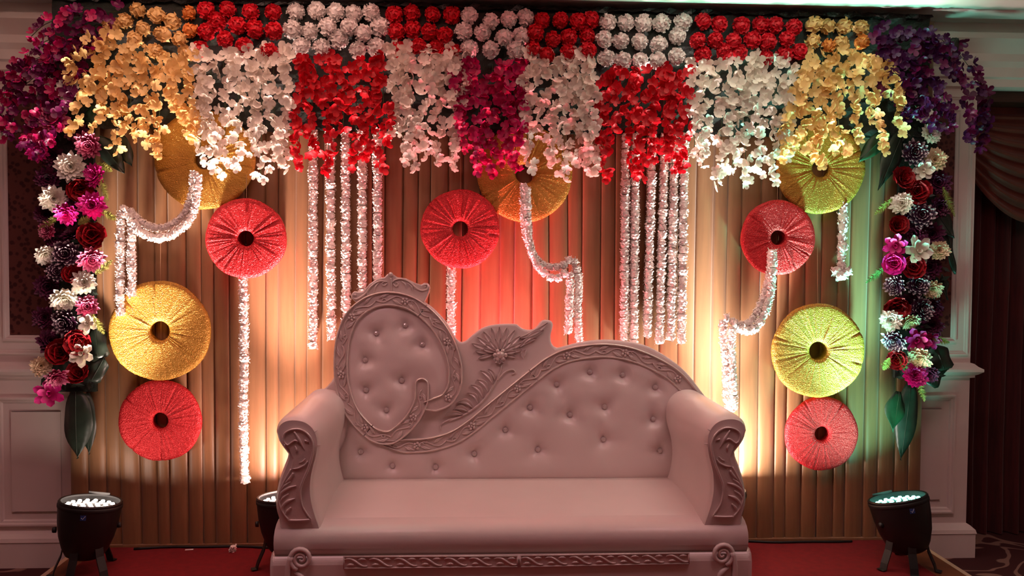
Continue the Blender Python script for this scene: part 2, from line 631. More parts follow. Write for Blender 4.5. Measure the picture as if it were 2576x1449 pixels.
def pleated_curtain():
    rr = random.Random(11)
    xs, ys, ws = [], [], []
    x = XC0
    while x < XC1:
        w = rr.choice([0.062, 0.075, 0.085, 0.092, 0.1])
        d = rr.uniform(0.014, 0.024)
        tilt = rr.uniform(-0.008, 0.008)
        for (u, h) in ((0.0, 0.0), (0.025, 0.7), (0.08, 0.95), (0.3, 1.0), (0.6, 0.97), (0.88, 0.82), (0.96, 0.45), (0.99, 0.05)):
            xs.append(x + u * w)
            ys.append(-d * h - tilt * (u - 0.5))
            ws.append(tilt)
        x += w
    rows = 10
    vs, fs = [], []
    n = len(xs)
    for j in range(rows):
        z = 0.004 + (ZTOP - 0.004) * j / (rows - 1)
        for i in range(n):
            sway = 0.006 * math.sin(1.3 * z + xs[i] * 2.1) + ws[i] * 0.6 * math.sin(2.0 * z)
            vs.append((xs[i] + sway, ys[i] + 0.004 * math.sin(2.2 * z + 5 * xs[i]), z))
    for j in range(rows - 1):
        for i in range(n - 1):
            fs.append((j * n + i, j * n + i + 1, (j + 1) * n + i + 1, (j + 1) * n + i))
    return me_new('stage_curtain', vs, fs, M['curtain'], True)


cur = ob_new('stage_curtain', pleated_curtain())
tag(cur, 'tan satin pleated curtain covering the stage back wall', 'curtain')
hem = MB()
hb = hem.box((XC0, -0.03, 0.001), (XC1, 0.012, 0.012)).build('hem_weight', M['curtain'], cur)

# header panel behind the flower canopy
hd = thing('header_panel', 'dark cloth header panel behind the flower balls and blossom strands', 'panel', (0, -0.045, 2.1))
xh0, xh1 = P(140, 150, -0.045).x, P(2330, 150, -0.045).x
zb = P(1300, 335, -0.045).z
zt2 = 2.742
mb = MB()
nx, nz = 90, 14
rr = random.Random(5)
vs, fs = [], []
for j in range(nz + 1):
    for i in range(nx + 1):
        vs.append((xh0 + (xh1 - xh0) * i / nx, -0.02 - rr.uniform(0, 0.02), zb - 2.1 + (zt2 - zb) * j / nz + (rr.uniform(-0.02, 0.02) if j == 0 else 0)))
for j in range(nz):
    for i in range(nx):
        a = j * (nx + 1) + i
        fs.append((a, a + 1, a + nx + 2, a + nx + 1))
mb.add(vs, fs)
mb.box((xh0, -0.015, zb - 2.1), (xh1, 0.01, zt2 - 2.1))
mb.build('panel_cloth', M['header'], hd)
vs, fs = [], []
for i in range(121):
    x = xh0 + (xh1 - xh0) * i / 120
    vs += [(x, -0.05 - rr.uniform(0, .02), zt2 - 2.1 - 0.018 + rr.uniform(-.008, .008)), (x, -0.035 - rr.uniform(0, .02), zt2 - 2.1 + rr.uniform(-.002, .014)), (x, 0.0, zt2 - 2.1 + 0.012)]
for i in range(120):
    a = 3 * i
    fs += [(a, a + 3, a + 4, a + 1), (a + 1, a + 4, a + 5, a + 2)]
ob_new('foil_edge', me_new('foil_edge', vs, fs, M['foil']), hd)
for (px, name) in ((188, 'l'), (2318, 'r')):
    pass

# ------------------------------------------------------------------ sofa
YB = -0.455                     # front of the backrest at seat height
YF = -1.10                      # front plane of the arms
XS = P(1294, 1200, YF).x
SO = Vector((XS, -0.75, 0))
sofa = thing('sofa', 'white leatherette throne sofa with silver carved scroll frame and crystal buttons', 'sofa', SO)
TILT = R(7)
BN = Vector((0, -math.cos(TILT), math.sin(TILT)))     # normal of the leaning back, towards the hall
B0 = Vector((0, YB, 0.45))


def B(px, py, off=0.0):
    d = ray(px, py)
    c = CAM
    t = (B0 - c).dot(BN) / d.dot(BN)
    return c + d * t + BN * off - SO


BU = Vector((1, 0, 0))
def inside(poly, x, y):
    c = False
    n = len(poly)
    for i in range(n):
        x1, y1 = poly[i]
        x2, y2 = poly[(i + 1) % n]
        if (y1 > y) != (y2 > y) and x < (x2 - x1) * (y - y1) / (y2 - y1) + x1:
            c = not c
    return c


board = [(790, 1300), (775, 1040), (800, 992), (826, 968), (842, 940), (842, 890), (849, 845), (864, 805), (885, 773), (910, 752), (945, 739), (985, 733), (1035, 742),
         (1082, 768), (1120, 806), (1144, 845), (1157, 859), (1171, 857), (1191, 840), (1216, 823), (1249, 815), (1295, 814), (1305, 819), (1318, 827), (1336, 829), (1349, 823),
         (1357, 813), (1363, 806), (1376, 804), (1390, 809), (1391, 822), (1386, 842), (1387, 860), (1394, 871), (1405, 874), (1457, 861), (1512, 854), (1567, 857), (1623, 868), (1678, 897),
         (1726, 935), (1766, 985), (1800, 1030), (1800, 1300)]
board = board[:1] + [tuple(p) for p in crom(board[1:-1], 190)] + board[-1:]
nb = len(board)
vs = [B(x, y, 0.0) for x, y in board] + [B(x, y, -0.10) for x, y in board]
fs = [tuple(range(nb))[::-1], tuple(range(nb, 2 * nb))] + [(i, (i + 1) % nb, nb + (i + 1) % nb, nb + i) for i in range(nb)]
bo = MB().add(vs, fs).build('back_board', M['leather'], sofa, bevel=0.012, seg=3)

RING = [(1062, 968), (1062, 985), (1060, 1010), (1040, 1050), (1012, 1080), (981, 1099), (945, 1093), (912, 1066), (885, 1030), (868, 985), (861, 943), (861, 890), (868, 845), (885, 803),
        (912, 775), (945, 758), (985, 753), (1030, 763), (1070, 788), (1105, 825), (1130, 870), (1143, 910), (1146, 943), (1142, 975), (1125, 1003), (1100, 1015), (1084, 1018), (1068, 1020)]
SWEEP = [(965, 1112), (1000, 1119), (1045, 1120), (1090, 1115), (1140, 1100), (1185, 1072), (1230, 1035), (1300, 978), (1341, 945), (1383, 914), (1428, 894), (1491, 883), (1545, 884), (1595, 895),
         (1647, 917), (1692, 945), (1726, 980), (1752, 1015)]


def normals2(c):
    t = np.gradient(c, axis=0)
    t /= np.linalg.norm(t, axis=1)[:, None]
    return t, np.stack([t[:, 1], -t[:, 0]], 1)


BPROF = [(-1.0, -0.005), (-1.0, 0.026), (-0.94, 0.038), (-0.84, 0.041), (-0.76, 0.036), (-0.70, 0.027), (0.70, 0.027), (0.76, 0.036), (0.84, 0.041), (0.94, 0.038), (1.0, 0.026), (1.0, -0.005)]


def band(name, path, wpx, base=0.0, taper=None, n=150, cuts=()):
    c = crom(path, n)
    cut = {int(np.argmin(np.hypot(c[:, 0] - a, c[:, 1] - b))) for a, b in cuts}
    t, nn = normals2(c)
    vs, fs = [], []
    k = len(BPROF)
    for i in range(n):
        w = wpx * (taper(i / (n - 1)) if taper else 1)
        for (a, h) in BPROF:
            p = c[i] + nn[i] * a * w
            vs.append(B(p[0], p[1], base + h))
    for i in range(n - 1):
        if i in cut:
            fs.append(tuple(i * k + j for j in range(k))[::-1])
            fs.append(tuple((i + 1) * k + j for j in range(k)))
            continue
        for j in range(k - 1):
            fs.append((i * k + j, i * k + j + 1, (i + 1) * k + j + 1, (i + 1) * k + j))
    fs.append(tuple(range(k)))
    fs.append(tuple((n - 1) * k + j for j in range(k))[::-1])
    o = MB().add(vs, fs).build(name, M['carved'], sofa)
    # relief: waving vine, leaf pairs and rosettes in the channel
    L = plen(path)
    per = 74.0
    mb = MB()
    dense = crom(path, 800)
    td, nd = normals2(dense)

    def at(s, off):
        i = min(max(s / L, 0), 1) * 799
        i0 = int(i)
        w = wpx * (taper(i / 799) if taper else 1)
        return dense[i0] + nd[i0] * off * w

    def rel(pts, r, lift=0.030):
        q = [B(*at(s, o), base + lift) for s, o in pts]
        mb.tube(q, [x * 0.001 for x in r], 5, 0.9, BN)
    kk = int((L - 45) / per)
    for j in range(kk):
        s0 = 12 + j * per
        sg = 1 if j % 2 else -1
        rel([(s0 + per * u, sg * 0.42 * math.sin(2 * PI * u)) for u in np.linspace(0, 1, 13)], [3.2] * 13)
        # leaves
        for (a, b, q) in ((0.12, 0.40, -1), (0.20, 0.46, -1), (0.58, 0.86, 1), (0.66, 0.95, 1)):
            rel([(s0 + per * (a + (b - a) * u), sg * (q * 0.10 + q * 0.5 * math.sin(PI * 0.5 * u))) for u in np.linspace(0, 1, 6)], [1.5, 4.2, 5.2, 4.2, 2.8, 1.0])
        # curl
        cs, co = s0 + per * 0.27, sg * 0.30
        rel([(cs + (7 - 4 * u) * math.cos(5 * u), co + (7 - 4 * u) / wpx * math.sin(5 * u)) for u in np.linspace(0, 1, 9)], [2.6] * 9)
        if j % 2 == 0:
            cs = s0 + per
            for q in range(5):
                an = 2 * PI * q / 5
                p = at(cs + 6.5 * math.cos(an), 6.5 / wpx * math.sin(an))
                c0 = B(p[0], p[1], base + 0.031)
                mb.blob(c0, 0.0075, 0.006, 0.0075, 6, 4)
            p = at(cs, 0)
            mb.blob(B(p[0], p[1], base + 0.036), 0.005, 0.005, 0.005, 6, 4)
    mb.build('scroll_relief', M['carved'], o, smooth=True)
    return o, at


sw, _ = band('sweep_molding', SWEEP, 18.5, 0.0, lambda u: 0.35 + 0.65 * min(1, u / 0.06), 360, [(1341, 945)])
rg, _ = band('medallion_molding', RING, 18.5, 0.008, lambda u: 1 - 0.45 * max(0, (u - 0.975) / 0.025), 420, [(1062, 782), (931, 1082)])
# rounded hook end
c = B(1062, 968, 0.008)
mb = MB()
for (rr_, zz) in ((1.0, -0.005),):
    pass
hk = []
for (a, h) in BPROF[6:]:
    ringp = []
    for k in range(13):
        th = PI * k / 12
        ringp.append(B(1062 + 18.5 * a * math.cos(th), 968 - 18.5 * a * math.sin(th), 0.008 + h))
    hk.append(ringp)
vs = [p for r_ in hk for p in r_] + [B(1062, 968, 0.008 + 0.027)]
fs = []
for i in range(len(hk) - 1):
    for k in range(12):
        fs.append((i * 13 + k, i * 13 + k + 1, (i + 1) * 13 + k + 1, (i + 1) * 13 + k))
for k in range(12):
    fs.append((len(vs) - 1, k + 1, k))
MB().add(vs, fs).build('hook_cap', M['carved'], rg)
BUT1 = [(948, 839), (1020, 819), (1063, 867), (920, 906), (1011, 957), (922, 981), (973, 1031)]
BUT2 = [(1483, 936), (1565, 943), (1400, 967), (1647, 974), (1333, 1025), (1433, 1043), (1520, 1023), (1642, 1054), (1271, 1081), (1517, 1105), (1353, 1130), (1659, 1133),
        (908, 1136), (988, 1171), (1096, 1174), (1193, 1141)]


def pad(name, poly, bnd, buts, base, puff, reach, step=4.0, dim=0.024, parent=sofa):
    """tufted upholstery: height field over an outline, dimpled at the buttons"""
    poly = np.array(poly, float)
    bnd = np.vstack([crom(b_, 260) for b_ in (bnd if isinstance(bnd[0], list) else [bnd])])
    x0, y0 = poly.min(0) - 4
    x1, y1 = poly.max(0) + 4
    nx, ny = int((x1 - x0) / step) + 1, int((y1 - y0) / step) + 1
    gx, gy = np.meshgrid(x0 + step * np.arange(nx), y0 + step * np.arange(ny))
    g = np.stack([gx.ravel(), gy.ravel()], 1)
    d = np.full(len(g), 1e9)
    for s in range(0, len(bnd), 1):
        d = np.minimum(d, np.hypot(*(g - bnd[s]).T))
    e = np.clip(d / reach, 0, 1)
    h = base + puff * np.sqrt(1 - (1 - e) ** 2)
    for bx, by in buts:
        q = np.hypot(g[:, 0] - bx, (g[:, 1] - by))
        h -= dim * np.exp(-(q / 15.0) ** 2) + dim * 0.6 * np.exp(-(q / 38.0) ** 2)
        an = np.arctan2(g[:, 1] - by, g[:, 0] - bx)
        h += dim * 0.10 * np.exp(-((q - 26) / 18.0) ** 2) * np.cos(3 * an + bx)
    pl = [tuple(p) for p in poly]
    ins = np.array([inside(pl, a, b) for a, b in g])
    vs = [B(a, b, hh) for (a, b), hh in zip(g, h)]
    fs = []
    for j in range(ny - 1):
        for i in range(nx - 1):
            q = (j * nx + i, j * nx + i + 1, (j + 1) * nx + i + 1, (j + 1) * nx + i)
            if all(ins[k] for k in q):
                fs.append(q[::-1])
    used = sorted({k for f in fs for k in f})
    mp = {k: i for i, k in enumerate(used)}
    o = MB().add([vs[k] for k in used], [tuple(mp[k] for k in f) for f in fs]).build(name, M['leather'], parent, smooth=True)
    for bx, by in buts:
        hb_ = base + puff - dim * 1.5
        mbb = MB()
        c = B(bx, by, hb_ + 0.004)
        rot = BN.to_track_quat('Z', 'Y').to_matrix().to_4x4()
        mbb.lathe([(0.0, 0.0), (0.0125, 0.0), (0.0125, 0.003), (0.0085, 0.0075), (0.004, 0.009), (0.0, 0.009)], 8, Matrix.Translation(c) @ rot)
        mbb.build('crystal_button', M['crystal'], o)
    return o


ring_c = crom(RING, 200)
pad('medallion_pad', [tuple(p) for p in ring_c[::2]] , RING, BUT1, -0.004, 0.05, 70)
POLY2 = [(p[0], p[1]) for p in crom(SWEEP, 60)] + [(1800, 1040), (1800, 1225), (800, 1225), (800, 985), (868, 985)] + [(p[0], p[1]) for p in ring_c[50:64]][::-1]
POLY2 = [tuple(p) for p in crom(SWEEP, 60)] + [(1800, 1040), (1800, 1228), (800, 1228), (800, 990), (868, 985), (885, 1030), (912, 1066), (945, 1093)]
BND2 = [(868, 985), (885, 1030), (912, 1066), (945, 1093), (1000, 1119), (1045, 1120), (1090, 1115), (1140, 1100), (1185, 1072), (1230, 1035), (1300, 978), (1341, 945), (1383, 914), (1428, 894), (1491, 883), (1545, 884), (1595, 895), (1647, 917), (1692, 945), (1726, 980), (1752, 1015)]
pad('back_pad', POLY2, [BND2, [(840, 1216), (1290, 1214), (1720, 1214)], [(868, 985), (878, 1050), (870, 1100), (850, 1150), (848, 1216)], [(1726, 990), (1692, 1040), (1690, 1080), (1704, 1130), (1708, 1216)]], BUT2, -0.004, 0.045, 42)

# crest on top of the medallion
crest = [(897, 762), (886, 752), (884, 742), (892, 733), (905, 735), (915, 733), (930, 715), (948, 703), (968, 698), (976, 690), (984, 688), (992, 692), (1000, 698), (1022, 701), (1045, 712), (1060, 717), (1068, 712), (1078, 713), (1083, 722), (1080, 735), (1073, 752), (1068, 762),
         (1030, 748), (985, 741), (945, 747), (915, 762)]
nc = len(crest)
vs = [B(x, y, 0.022) for x, y in crest] + [B(x, y, -0.04) for x, y in crest]
fs = [tuple(range(nc))[::-1], tuple(range(nc, 2 * nc))] + [(i, (i + 1) % nc, nc + (i + 1) % nc, nc + i) for i in range(nc)]
cr = MB().add(vs, fs).build('crest', M['carved'], sofa, bevel=0.006, seg=2)


def relief(name, curves, parent, off, sides=6, mp=B):
    mb = MB()
    for pts, rad in curves:
        q = crom(pts, max(6, 4 * len(pts))) if len(pts) > 2 else np.array(pts, float)
        n = len(q)
        rr_ = np.interp(np.linspace(0, 1, n), np.linspace(0, 1, len(rad)), rad)
        mb.tube([mp(p[0], p[1], off) for p in q], [r_ * 0.001 for r_ in rr_], sides, 0.9, BN)
    return mb.build(name, M['carved'], parent, smooth=True)


relief('scroll_relief', [
    ([(897, 741), (889, 744), (891, 752), (902, 752), (920, 740), (935, 722), (955, 709), (975, 710)], [3, 4, 4.5, 4.5, 4, 3]),
    ([(975, 715), (967, 720), (962, 715), (970, 709)], [3, 3, 2]),
    ([(955, 712), (945, 724), (942, 738)], [1.5, 5, 1]), ([(940, 718), (928, 730), (924, 745)], [1.5, 4.5, 1]),
    ([(984, 700), (986, 720), (986, 740)], [5, 3.5, 3]),
    ([(988, 712), (994, 706), (1010, 703), (1030, 710), (1048, 726), (1062, 732), (1075, 728), (1076, 718), (1068, 718)], [3, 4, 4, 4.5, 4, 3]),
    ([(990, 715), (997, 722), (1003, 716), (996, 711)], [3, 3, 2]),
    ([(1010, 708), (1020, 716), (1024, 726)], [1.5, 5, 1]), ([(1026, 713), (1036, 722), (1040, 734)], [1.5, 5, 1]),
    ([(897, 742), (893, 745)], [5, 5]), ([(1072, 722), (1070, 724)], [5, 5])], cr, 0.026)
mb = MB()
mb.blob(B(984, 692, 0.024), 0.012, 0.01, 0.012)
mb.build('finial', M['carved'], cr, smooth=True)

# carved flower and leaves on the board
fl = MB().blob(B(1258, 893, 0.016), 0.022, 0.016, 0.018, 10, 6)
for q in range(6):
    an = 2 * PI * q / 6
    fl.blob(B(1258 + 13 * math.cos(an), 893 + 11 * math.sin(an), 0.014), 0.012, 0.012, 0.012, 7, 5)
flo = fl.build('carved_flower', M['carved'], sofa, smooth=True)


def petal_rel(x0, y0, x1, y1, w, parent, name='petal', lift=0.004, bend=0.0):
    """raised carved petal from root to tip, hollowed along the middle"""
    a = np.array((x0, y0), float)
    b = np.array((x1, y1), float)
    t = (b - a)
    L = np.linalg.norm(t)
    t /= L
    nn = np.array((-t[1], t[0]))
    vs, fs = [], []
    ns = 7
    for i in range(ns):
        u = i / (ns - 1)
        ww = w * (math.sin(PI * (0.12 + 0.84 * u) ** 1.15) if u < 1 else 0.05)
        c = a + t * L * u + nn * bend * math.sin(PI * u)
        for (s, h) in ((-1, -0.006), (-0.8, 0.011), (-0.35, 0.005), (0, 0.003), (0.35, 0.005), (0.8, 0.011), (1, -0.006)):
            p = c + nn * s * ww
            vs.append(B(p[0], p[1], lift + h * (1.0 - 0.2 * u)))
    for i in range(ns - 1):
        for k in range(6):
            fs.append((i * 7 + k, i * 7 + k + 1, (i + 1) * 7 + k + 1, (i + 1) * 7 + k))
    fs.append(tuple(6 * 7 + k for k in range(7))[::-1])
    return MB().add(vs, fs).build(name, M['carved'], parent, smooth=True)


cx, cy = 1256, 888
for an, L, w in ((175, 58, 7), (160, 70, 8), (143, 66, 8), (125, 66, 8), (107, 66, 8), (90, 66, 8), (74, 66, 8), (57, 68, 8), (40, 66, 8), (24, 62, 7), (8, 55, 6), (195, 52, 6), (-14, 42, 6)):
    petal_rel(cx + 16 * math.cos(R(an)), cy - 12 * math.sin(R(an)), cx + L * 1.05 * math.cos(R(an)), cy - L * math.sin(R(an)), w, flo)
for an in (165, 145, 125, 105, 85, 65, 45, 25, 5):
    petal_rel(cx + 12 * math.cos(R(an)), cy - 9 * math.sin(R(an)), cx + 42 * math.cos(R(an)), cy - 38 * math.sin(R(an)), 6.5, flo, lift=0.011)
for an in (235, 270, 305):
    petal_rel(cx + 6 * math.cos(R(an)), cy + 6 - 6 * math.sin(R(an)), cx + 20 * math.cos(R(an)), cy + 8 - 20 * math.sin(R(an)), 9, flo, lift=0.011)
for (a, b, w, bd) in (((1310, 850), (1378, 812), 8, 6), ((1318, 862), (1368, 832), 9, -5), ((1308, 872), (1350, 852), 8, -6), ((1322, 880), (1316, 902), 7, 4)):
    petal_rel(*a, *b, w, flo, 'leaf', bend=bd)
relief('stem', [([(1262, 918), (1258, 935), (1250, 955), (1232, 985), (1208, 1015), (1170, 1042), (1130, 1060)], [3, 4, 5, 6, 5, 3]),
                ([(1252, 955), (1272, 935), (1290, 930), (1296, 938), (1287, 942)], [3, 4.5, 4, 3]),
                ([(1110, 1085), (1108, 1070), (1125, 1058), (1150, 1050)], [1.5, 3.5, 4, 3])], flo, 0.006)
for (a, b, w, bd) in (((1240, 965), (1208, 932), 8, 6), ((1245, 955), (1228, 928), 6, 4), ((1228, 985), (1200, 955), 8, 7), ((1215, 1000), (1184, 968), 8, 8), ((1203, 1015), (1176, 988), 7, 8), ((1190, 1025), (1150, 1012), 8, 9),
                      ((1178, 1035), (1140, 1030), 7, 8), ((1165, 1043), (1118, 1046), 7, 7)):
    petal_rel(*a, *b, w, flo, 'leaf', bend=bd)

# seat and base -------------------------------------------------------
xl = P(692, 1320, YF).x - SO.x
xr = -xl


def extrude_x(prof, x0, x1, name, mt, parent, bevel=0.0, nx=2, smooth=False, seg=3, bulge=0.0):
    vs, fs = [], []
    n = len(prof)
    for j in range(nx):
        u = j / (nx - 1)
        for (y, z) in prof:
            vs.append((x0 + (x1 - x0) * u, y - SO.y, z + bulge * math.sin(PI * u) ** 0.5 * (1 if z > 0.445 else 0)))
    for j in range(nx - 1):
        for i in range(n):
            i2 = (i + 1) % n
            fs.append((j * n + i, j * n + i2, (j + 1) * n + i2, (j + 1) * n + i))
    fs.append(tuple(range(n)))
    fs.append(tuple((nx - 1) * n + i for i in range(n))[::-1])
    o = MB().add(vs, fs).build(name, mt, parent, smooth=False, bevel=bevel, seg=seg)
    if smooth:
        for p in o.data.polygons:
            p.use_smooth = len(p.vertices) == 4
    return o


apron = [(-0.50, 0.33), (-0.50, 0.452), (-1.00, 0.452), (-1.045, 0.450), (-1.08, 0.442), (-1.105, 0.428), (-1.122, 0.408), (-1.128, 0.385), (-1.125, 0.36), (-1.115, 0.34), (-1.108, 0.328), (-1.10, 0.322)]
extrude_x(apron, xl, xr, 'seat_front', M['leather'], sofa, smooth=True, nx=3)
cush = [(-0.40, 0.40), (-0.40, 0.456), (-0.55, 0.466), (-0.75, 0.470), (-0.93, 0.462), (-0.99, 0.456), (-1.03, 0.4505), (-1.06, 0.442), (-1.06, 0.40)]
xi = P(806, 1250, YF).x - SO.x
extrude_x(cush, xi - 0.03, -xi + 0.03, 'seat_cushion', M['leather'], sofa, smooth=True, nx=12)
xb = P(682, 1400, -1.13).x - SO.x
base = [(-0.42, 0.12), (-0.42, 0.33), (-1.115, 0.33), (-1.128, 0.322), (-1.135, 0.30), (-1.135, 0.20), (-1.12, 0.14), (-1.09, 0.12)]
extrude_x(base, xb, -xb, 'base_rail', M['leather'], sofa, nx=3, smooth=False, bevel=0.012)
for sx in (-1, 1):
    vs, fs = [], []
    prof = [(0.0, 0.30), (0.012, 0.26), (0.016, 0.20), (0.006, 0.13), (-0.02, 0.10)]


def F(px, py, off=0.0):
    """front plane of the base rail"""
    return P(px, py, -1.135 - off) - SO


def strip(x0, x1, yt0, yt1, yb0, yb1):
    vs = [F(x0, yt0), F(x1, yt1), F(x1, yb1), F(x0, yb0), F(x0, yt0, 0.006), F(x1, yt1, 0.006), F(x1, yb1, 0.006), F(x0, yb0, 0.006)]
    o = MB().add(vs, [(0, 1, 2, 3), (7, 6, 5, 4), (4, 5, 1, 0), (6, 7, 3, 2), (5, 6, 2, 1), (7, 4, 0, 3)]).build('carved_strip', M['carved'], sofa)
    mb = MB()

    def q(u, v):
        return F(x0 + (x1 - x0) * u, (yt0 + (yt1 - yt0) * u) * (1 - v) + (yb0 + (yb1 - yb0) * u) * v, 0.007)
    for v in (0.06, 0.94):
        mb.tube([q(0, v), q(0.5, v), q(1, v)], 0.0035, 6)
    for u in (0.003, 0.997):
        mb.tube([q(u, 0.03), q(u, 0.97)], 0.0035, 6)
    n = 7
    for k in range(n):
        a = (k + 0.04) / n
        w = 0.92 / n
        mb.tube([q(a + w * t, 0.5 + 0.30 * math.cos(PI * (0.75 + 1.4 * t)) * (1 if True else 1)) for t in np.linspace(0, 1, 12)], [0.003 + 0.0025 * math.sin(PI * t) for t in np.linspace(0, 1, 12)], 6)
        for (t0, t1, v) in ((0.10, 0.45, 0.72), (0.58, 0.95, 0.30)):
            mb.tube([q(a + w * (t0 + (t1 - t0) * t), v - 0.07 * math.sin(PI * t)) for t in np.linspace(0, 1, 6)], [0.001, 0.004, 0.0055, 0.0055, 0.004, 0.001], 6)
    mb.build('vine_relief', M['carved'], o, smooth=True)


strip(864, 1303, 1399, 1397, 1432, 1427)
strip(1308, 1734, 1396, 1390, 1428, 1419)


def mirror_obj(o, parent):
    me = o.data.copy()
    for v in me.vertices:
        v.co.x = -v.co.x
    me.flip_normals()
    c = ob_new(o.name.split('.')[0], me, parent)
    for md in o.modifiers:
        b = c.modifiers.new(md.name, md.type)
        b.width = md.width; b.segments = md.segments; b.limit_method = md.limit_method; b.angle_limit = md.angle_limit
    for ch in list(o.children):
        mirror_obj(ch, c)
    return c


# volute on the base corner
def F2(px, py, off=0.0):
    return F(px, py, off + 0.004)


mb = MB()
sp = []
for t in np.linspace(0, 1, 36):
    an = -0.4 * PI + t * 4.2 * PI
    rr_ = 27 * (1 - t) ** 0.8 + 2
    sp.append(F2(757 - rr_ * math.cos(an) * -1 * -1, 1406 - rr_ * math.sin(an)))
mb.tube(sp, [0.011 * (1 - 0.55 * t) for t in np.linspace(0, 1, 36)], 7)
tail = crom([(757 - 27 * math.cos(-0.4 * PI), 1406 - 27 * math.sin(-0.4 * PI)), (738, 1425), (728, 1450), (726, 1490), (735, 1530)], 16)
tail = crom([(732, 1400), (726, 1425), (724, 1455), (730, 1495), (745, 1530)], 16)
mb.tube([F2(*p) for p in tail], [0.012] * 10 + [0.011, 0.010, 0.009, 0.008, 0.006, 0.004], 7)
lf = crom([(740, 1440), (752, 1446), (764, 1460), (768, 1480)], 8)
mb.tube([F2(*p) for p in lf], [0.004, 0.008, 0.010, 0.011, 0.010, 0.008, 0.005, 0.002], 7)
vol = mb.build('base_volute', M['carved'], sofa, smooth=True)
vol.data.materials[0] = M['leather']
mirror_obj(vol, sofa)
# feet
for sx in (-1, 1):
    for yy in (-1.05, -0.50):
        mbf = MB()
        mbf.lathe([(0.0, 0.0), (0.035, 0.0), (0.04, 0.012), (0.03, 0.03), (0.032, 0.05), (0.052, 0.085), (0.06, 0.115), (0.06, 0.14)], 14, Matrix.Translation((sx * (-xb - 0.11), yy - SO.y, 0)))
        mbf.build('foot', M['carved'], sofa, smooth=True)

# arms ------------------------------------------------------------------
ARM = [(690, 1087), (694, 1069), (706, 1056), (725, 1049), (750, 1049), (774, 1056), (793, 1072), (804, 1094), (807, 1120), (803, 1150), (795, 1180), (790, 1206), (789, 1240), (794, 1272), (803, 1302), (812, 1330), (814, 1362),
       (702, 1362), (699, 1335), (697, 1310), (690, 1285), (689, 1256), (696, 1216), (708, 1180), (720, 1147), (711, 1134), (697, 1112)]
armc = crom(ARM + [ARM[0]], 90)[:-1]
na = len(armc)
cen = armc.mean(0)
ta, nna = normals2(np.vstack([armc, armc[:1]]))
nna = nna[:-1]
if np.sum((armc + nna * 3 - cen) ** 2) < np.sum((armc - cen) ** 2):
    nna = -nna
rows = [(-0.40, 0.0), (-0.70, 0.0), (-1.00, 0.0), (-1.045, 0.5), (-1.072, 2.0), (-1.090, 5.0), (-1.099, 9.5)]
vs, fs = [], []
for (yy, ins_) in rows:
    for i in range(na):
        p = armc[i] - nna[i] * ins_
        w = P(p[0], p[1], YF)
        vs.append((w.x - SO.x, yy - SO.y, w.z))
for j in range(len(rows) - 1):
    for i in range(na):
        i2 = (i + 1) % na
        fs.append((j * na + i, (j + 1) * na + i, (j + 1) * na + i2, j * na + i2))
fs.append(tuple((len(rows) - 1) * na + i for i in range(na)))
fs.append(tuple(range(na))[::-1])
arm = MB().add(vs, fs).build('armrest', M['leather'], sofa)
for p in arm.data.polygons:
    p.use_smooth = len(p.vertices) == 4


def A(px, py, off=0.0):
    return P(px, py, YF - off) - SO


PAN = [(711, 1098), (717, 1088), (729, 1081), (751, 1079), (772, 1089), (783, 1103), (788, 1120), (788, 1136), (778, 1174), (765, 1204), (757, 1226), (756, 1248), (762, 1276), (783, 1308),
       (725, 1310), (714, 1294), (702, 1270), (701, 1244), (712, 1215), (732, 1180), (737, 1155), (728, 1130), (716, 1120)]
npn = len(PAN)
vs = [A(x, y, 0.008) for x, y in PAN] + [A(x, y, -0.004) for x, y in PAN]
fs = [tuple(range(npn))[::-1], tuple(range(npn, 2 * npn))] + [(i, (i + 1) % npn, npn + (i + 1) % npn, npn + i) for i in range(npn)]
pn = MB().add(vs, fs).build('carved_panel', M['carved'], arm, bevel=0.003)
relief('scroll_relief', [
    ([(752, 1112), (742, 1108), (732, 1114), (722, 1120), (713, 1108), (715, 1092), (730, 1082), (752, 1080), (773, 1091), (786, 1112), (787, 1138), (777, 1174), (764, 1205), (756, 1228), (756, 1250), (762, 1276), (782, 1307)], [4, 4, 4.5, 4.5, 5, 5, 5, 5, 4.5, 4, 4]),
    ([(782, 1307), (755, 1309), (727, 1309)], [4, 4, 4]),
    ([(727, 1309), (715, 1294), (703, 1270), (702, 1244), (713, 1215), (732, 1180)], [4, 4, 4, 3.5, 3]),
    ([(740, 1086), (752, 1105), (766, 1132)], [3, 7, 1]), ([(766, 1108), (776, 1112)], [4, 2]),
    ([(742, 1122), (746, 1132), (744, 1140)], [2, 5, 1]),
    ([(735, 1180), (750, 1178), (766, 1170), (774, 1160)], [2, 4.5, 5, 2]), ([(738, 1190), (728, 1204), (716, 1216)], [4, 6, 2]),
    ([(745, 1222), (725, 1228), (708, 1240), (702, 1256)], [2, 6, 6, 3]), ([(730, 1212), (716, 1222), (706, 1234)], [2, 5, 2]),
    ([(742, 1254), (722, 1262), (710, 1276), (713, 1288)], [2, 7, 6, 2]), ([(726, 1242), (712, 1252), (704, 1264)], [2, 5, 2]), ([(732, 1276), (722, 1286), (718, 1296)], [3, 6, 2]),
    ([(768, 1154), (760, 1162), (752, 1164)], [2, 4, 1])], pn, 0.010, 6, A)
# stitched pleats where the leather turns over the roll
relief('pleat', [([(798, 1082), (788, 1090)], [2.5, 1])], arm, -0.002, 5, A)
relief('pleat', [([(806, 1120), (795, 1121)], [2.5, 1])], arm, -0.002, 5, A)
mirror_obj(arm, sofa)
for o in COL.objects:
    if o.name.startswith('pleat'):
        o.data.materials[0] = M['leather']

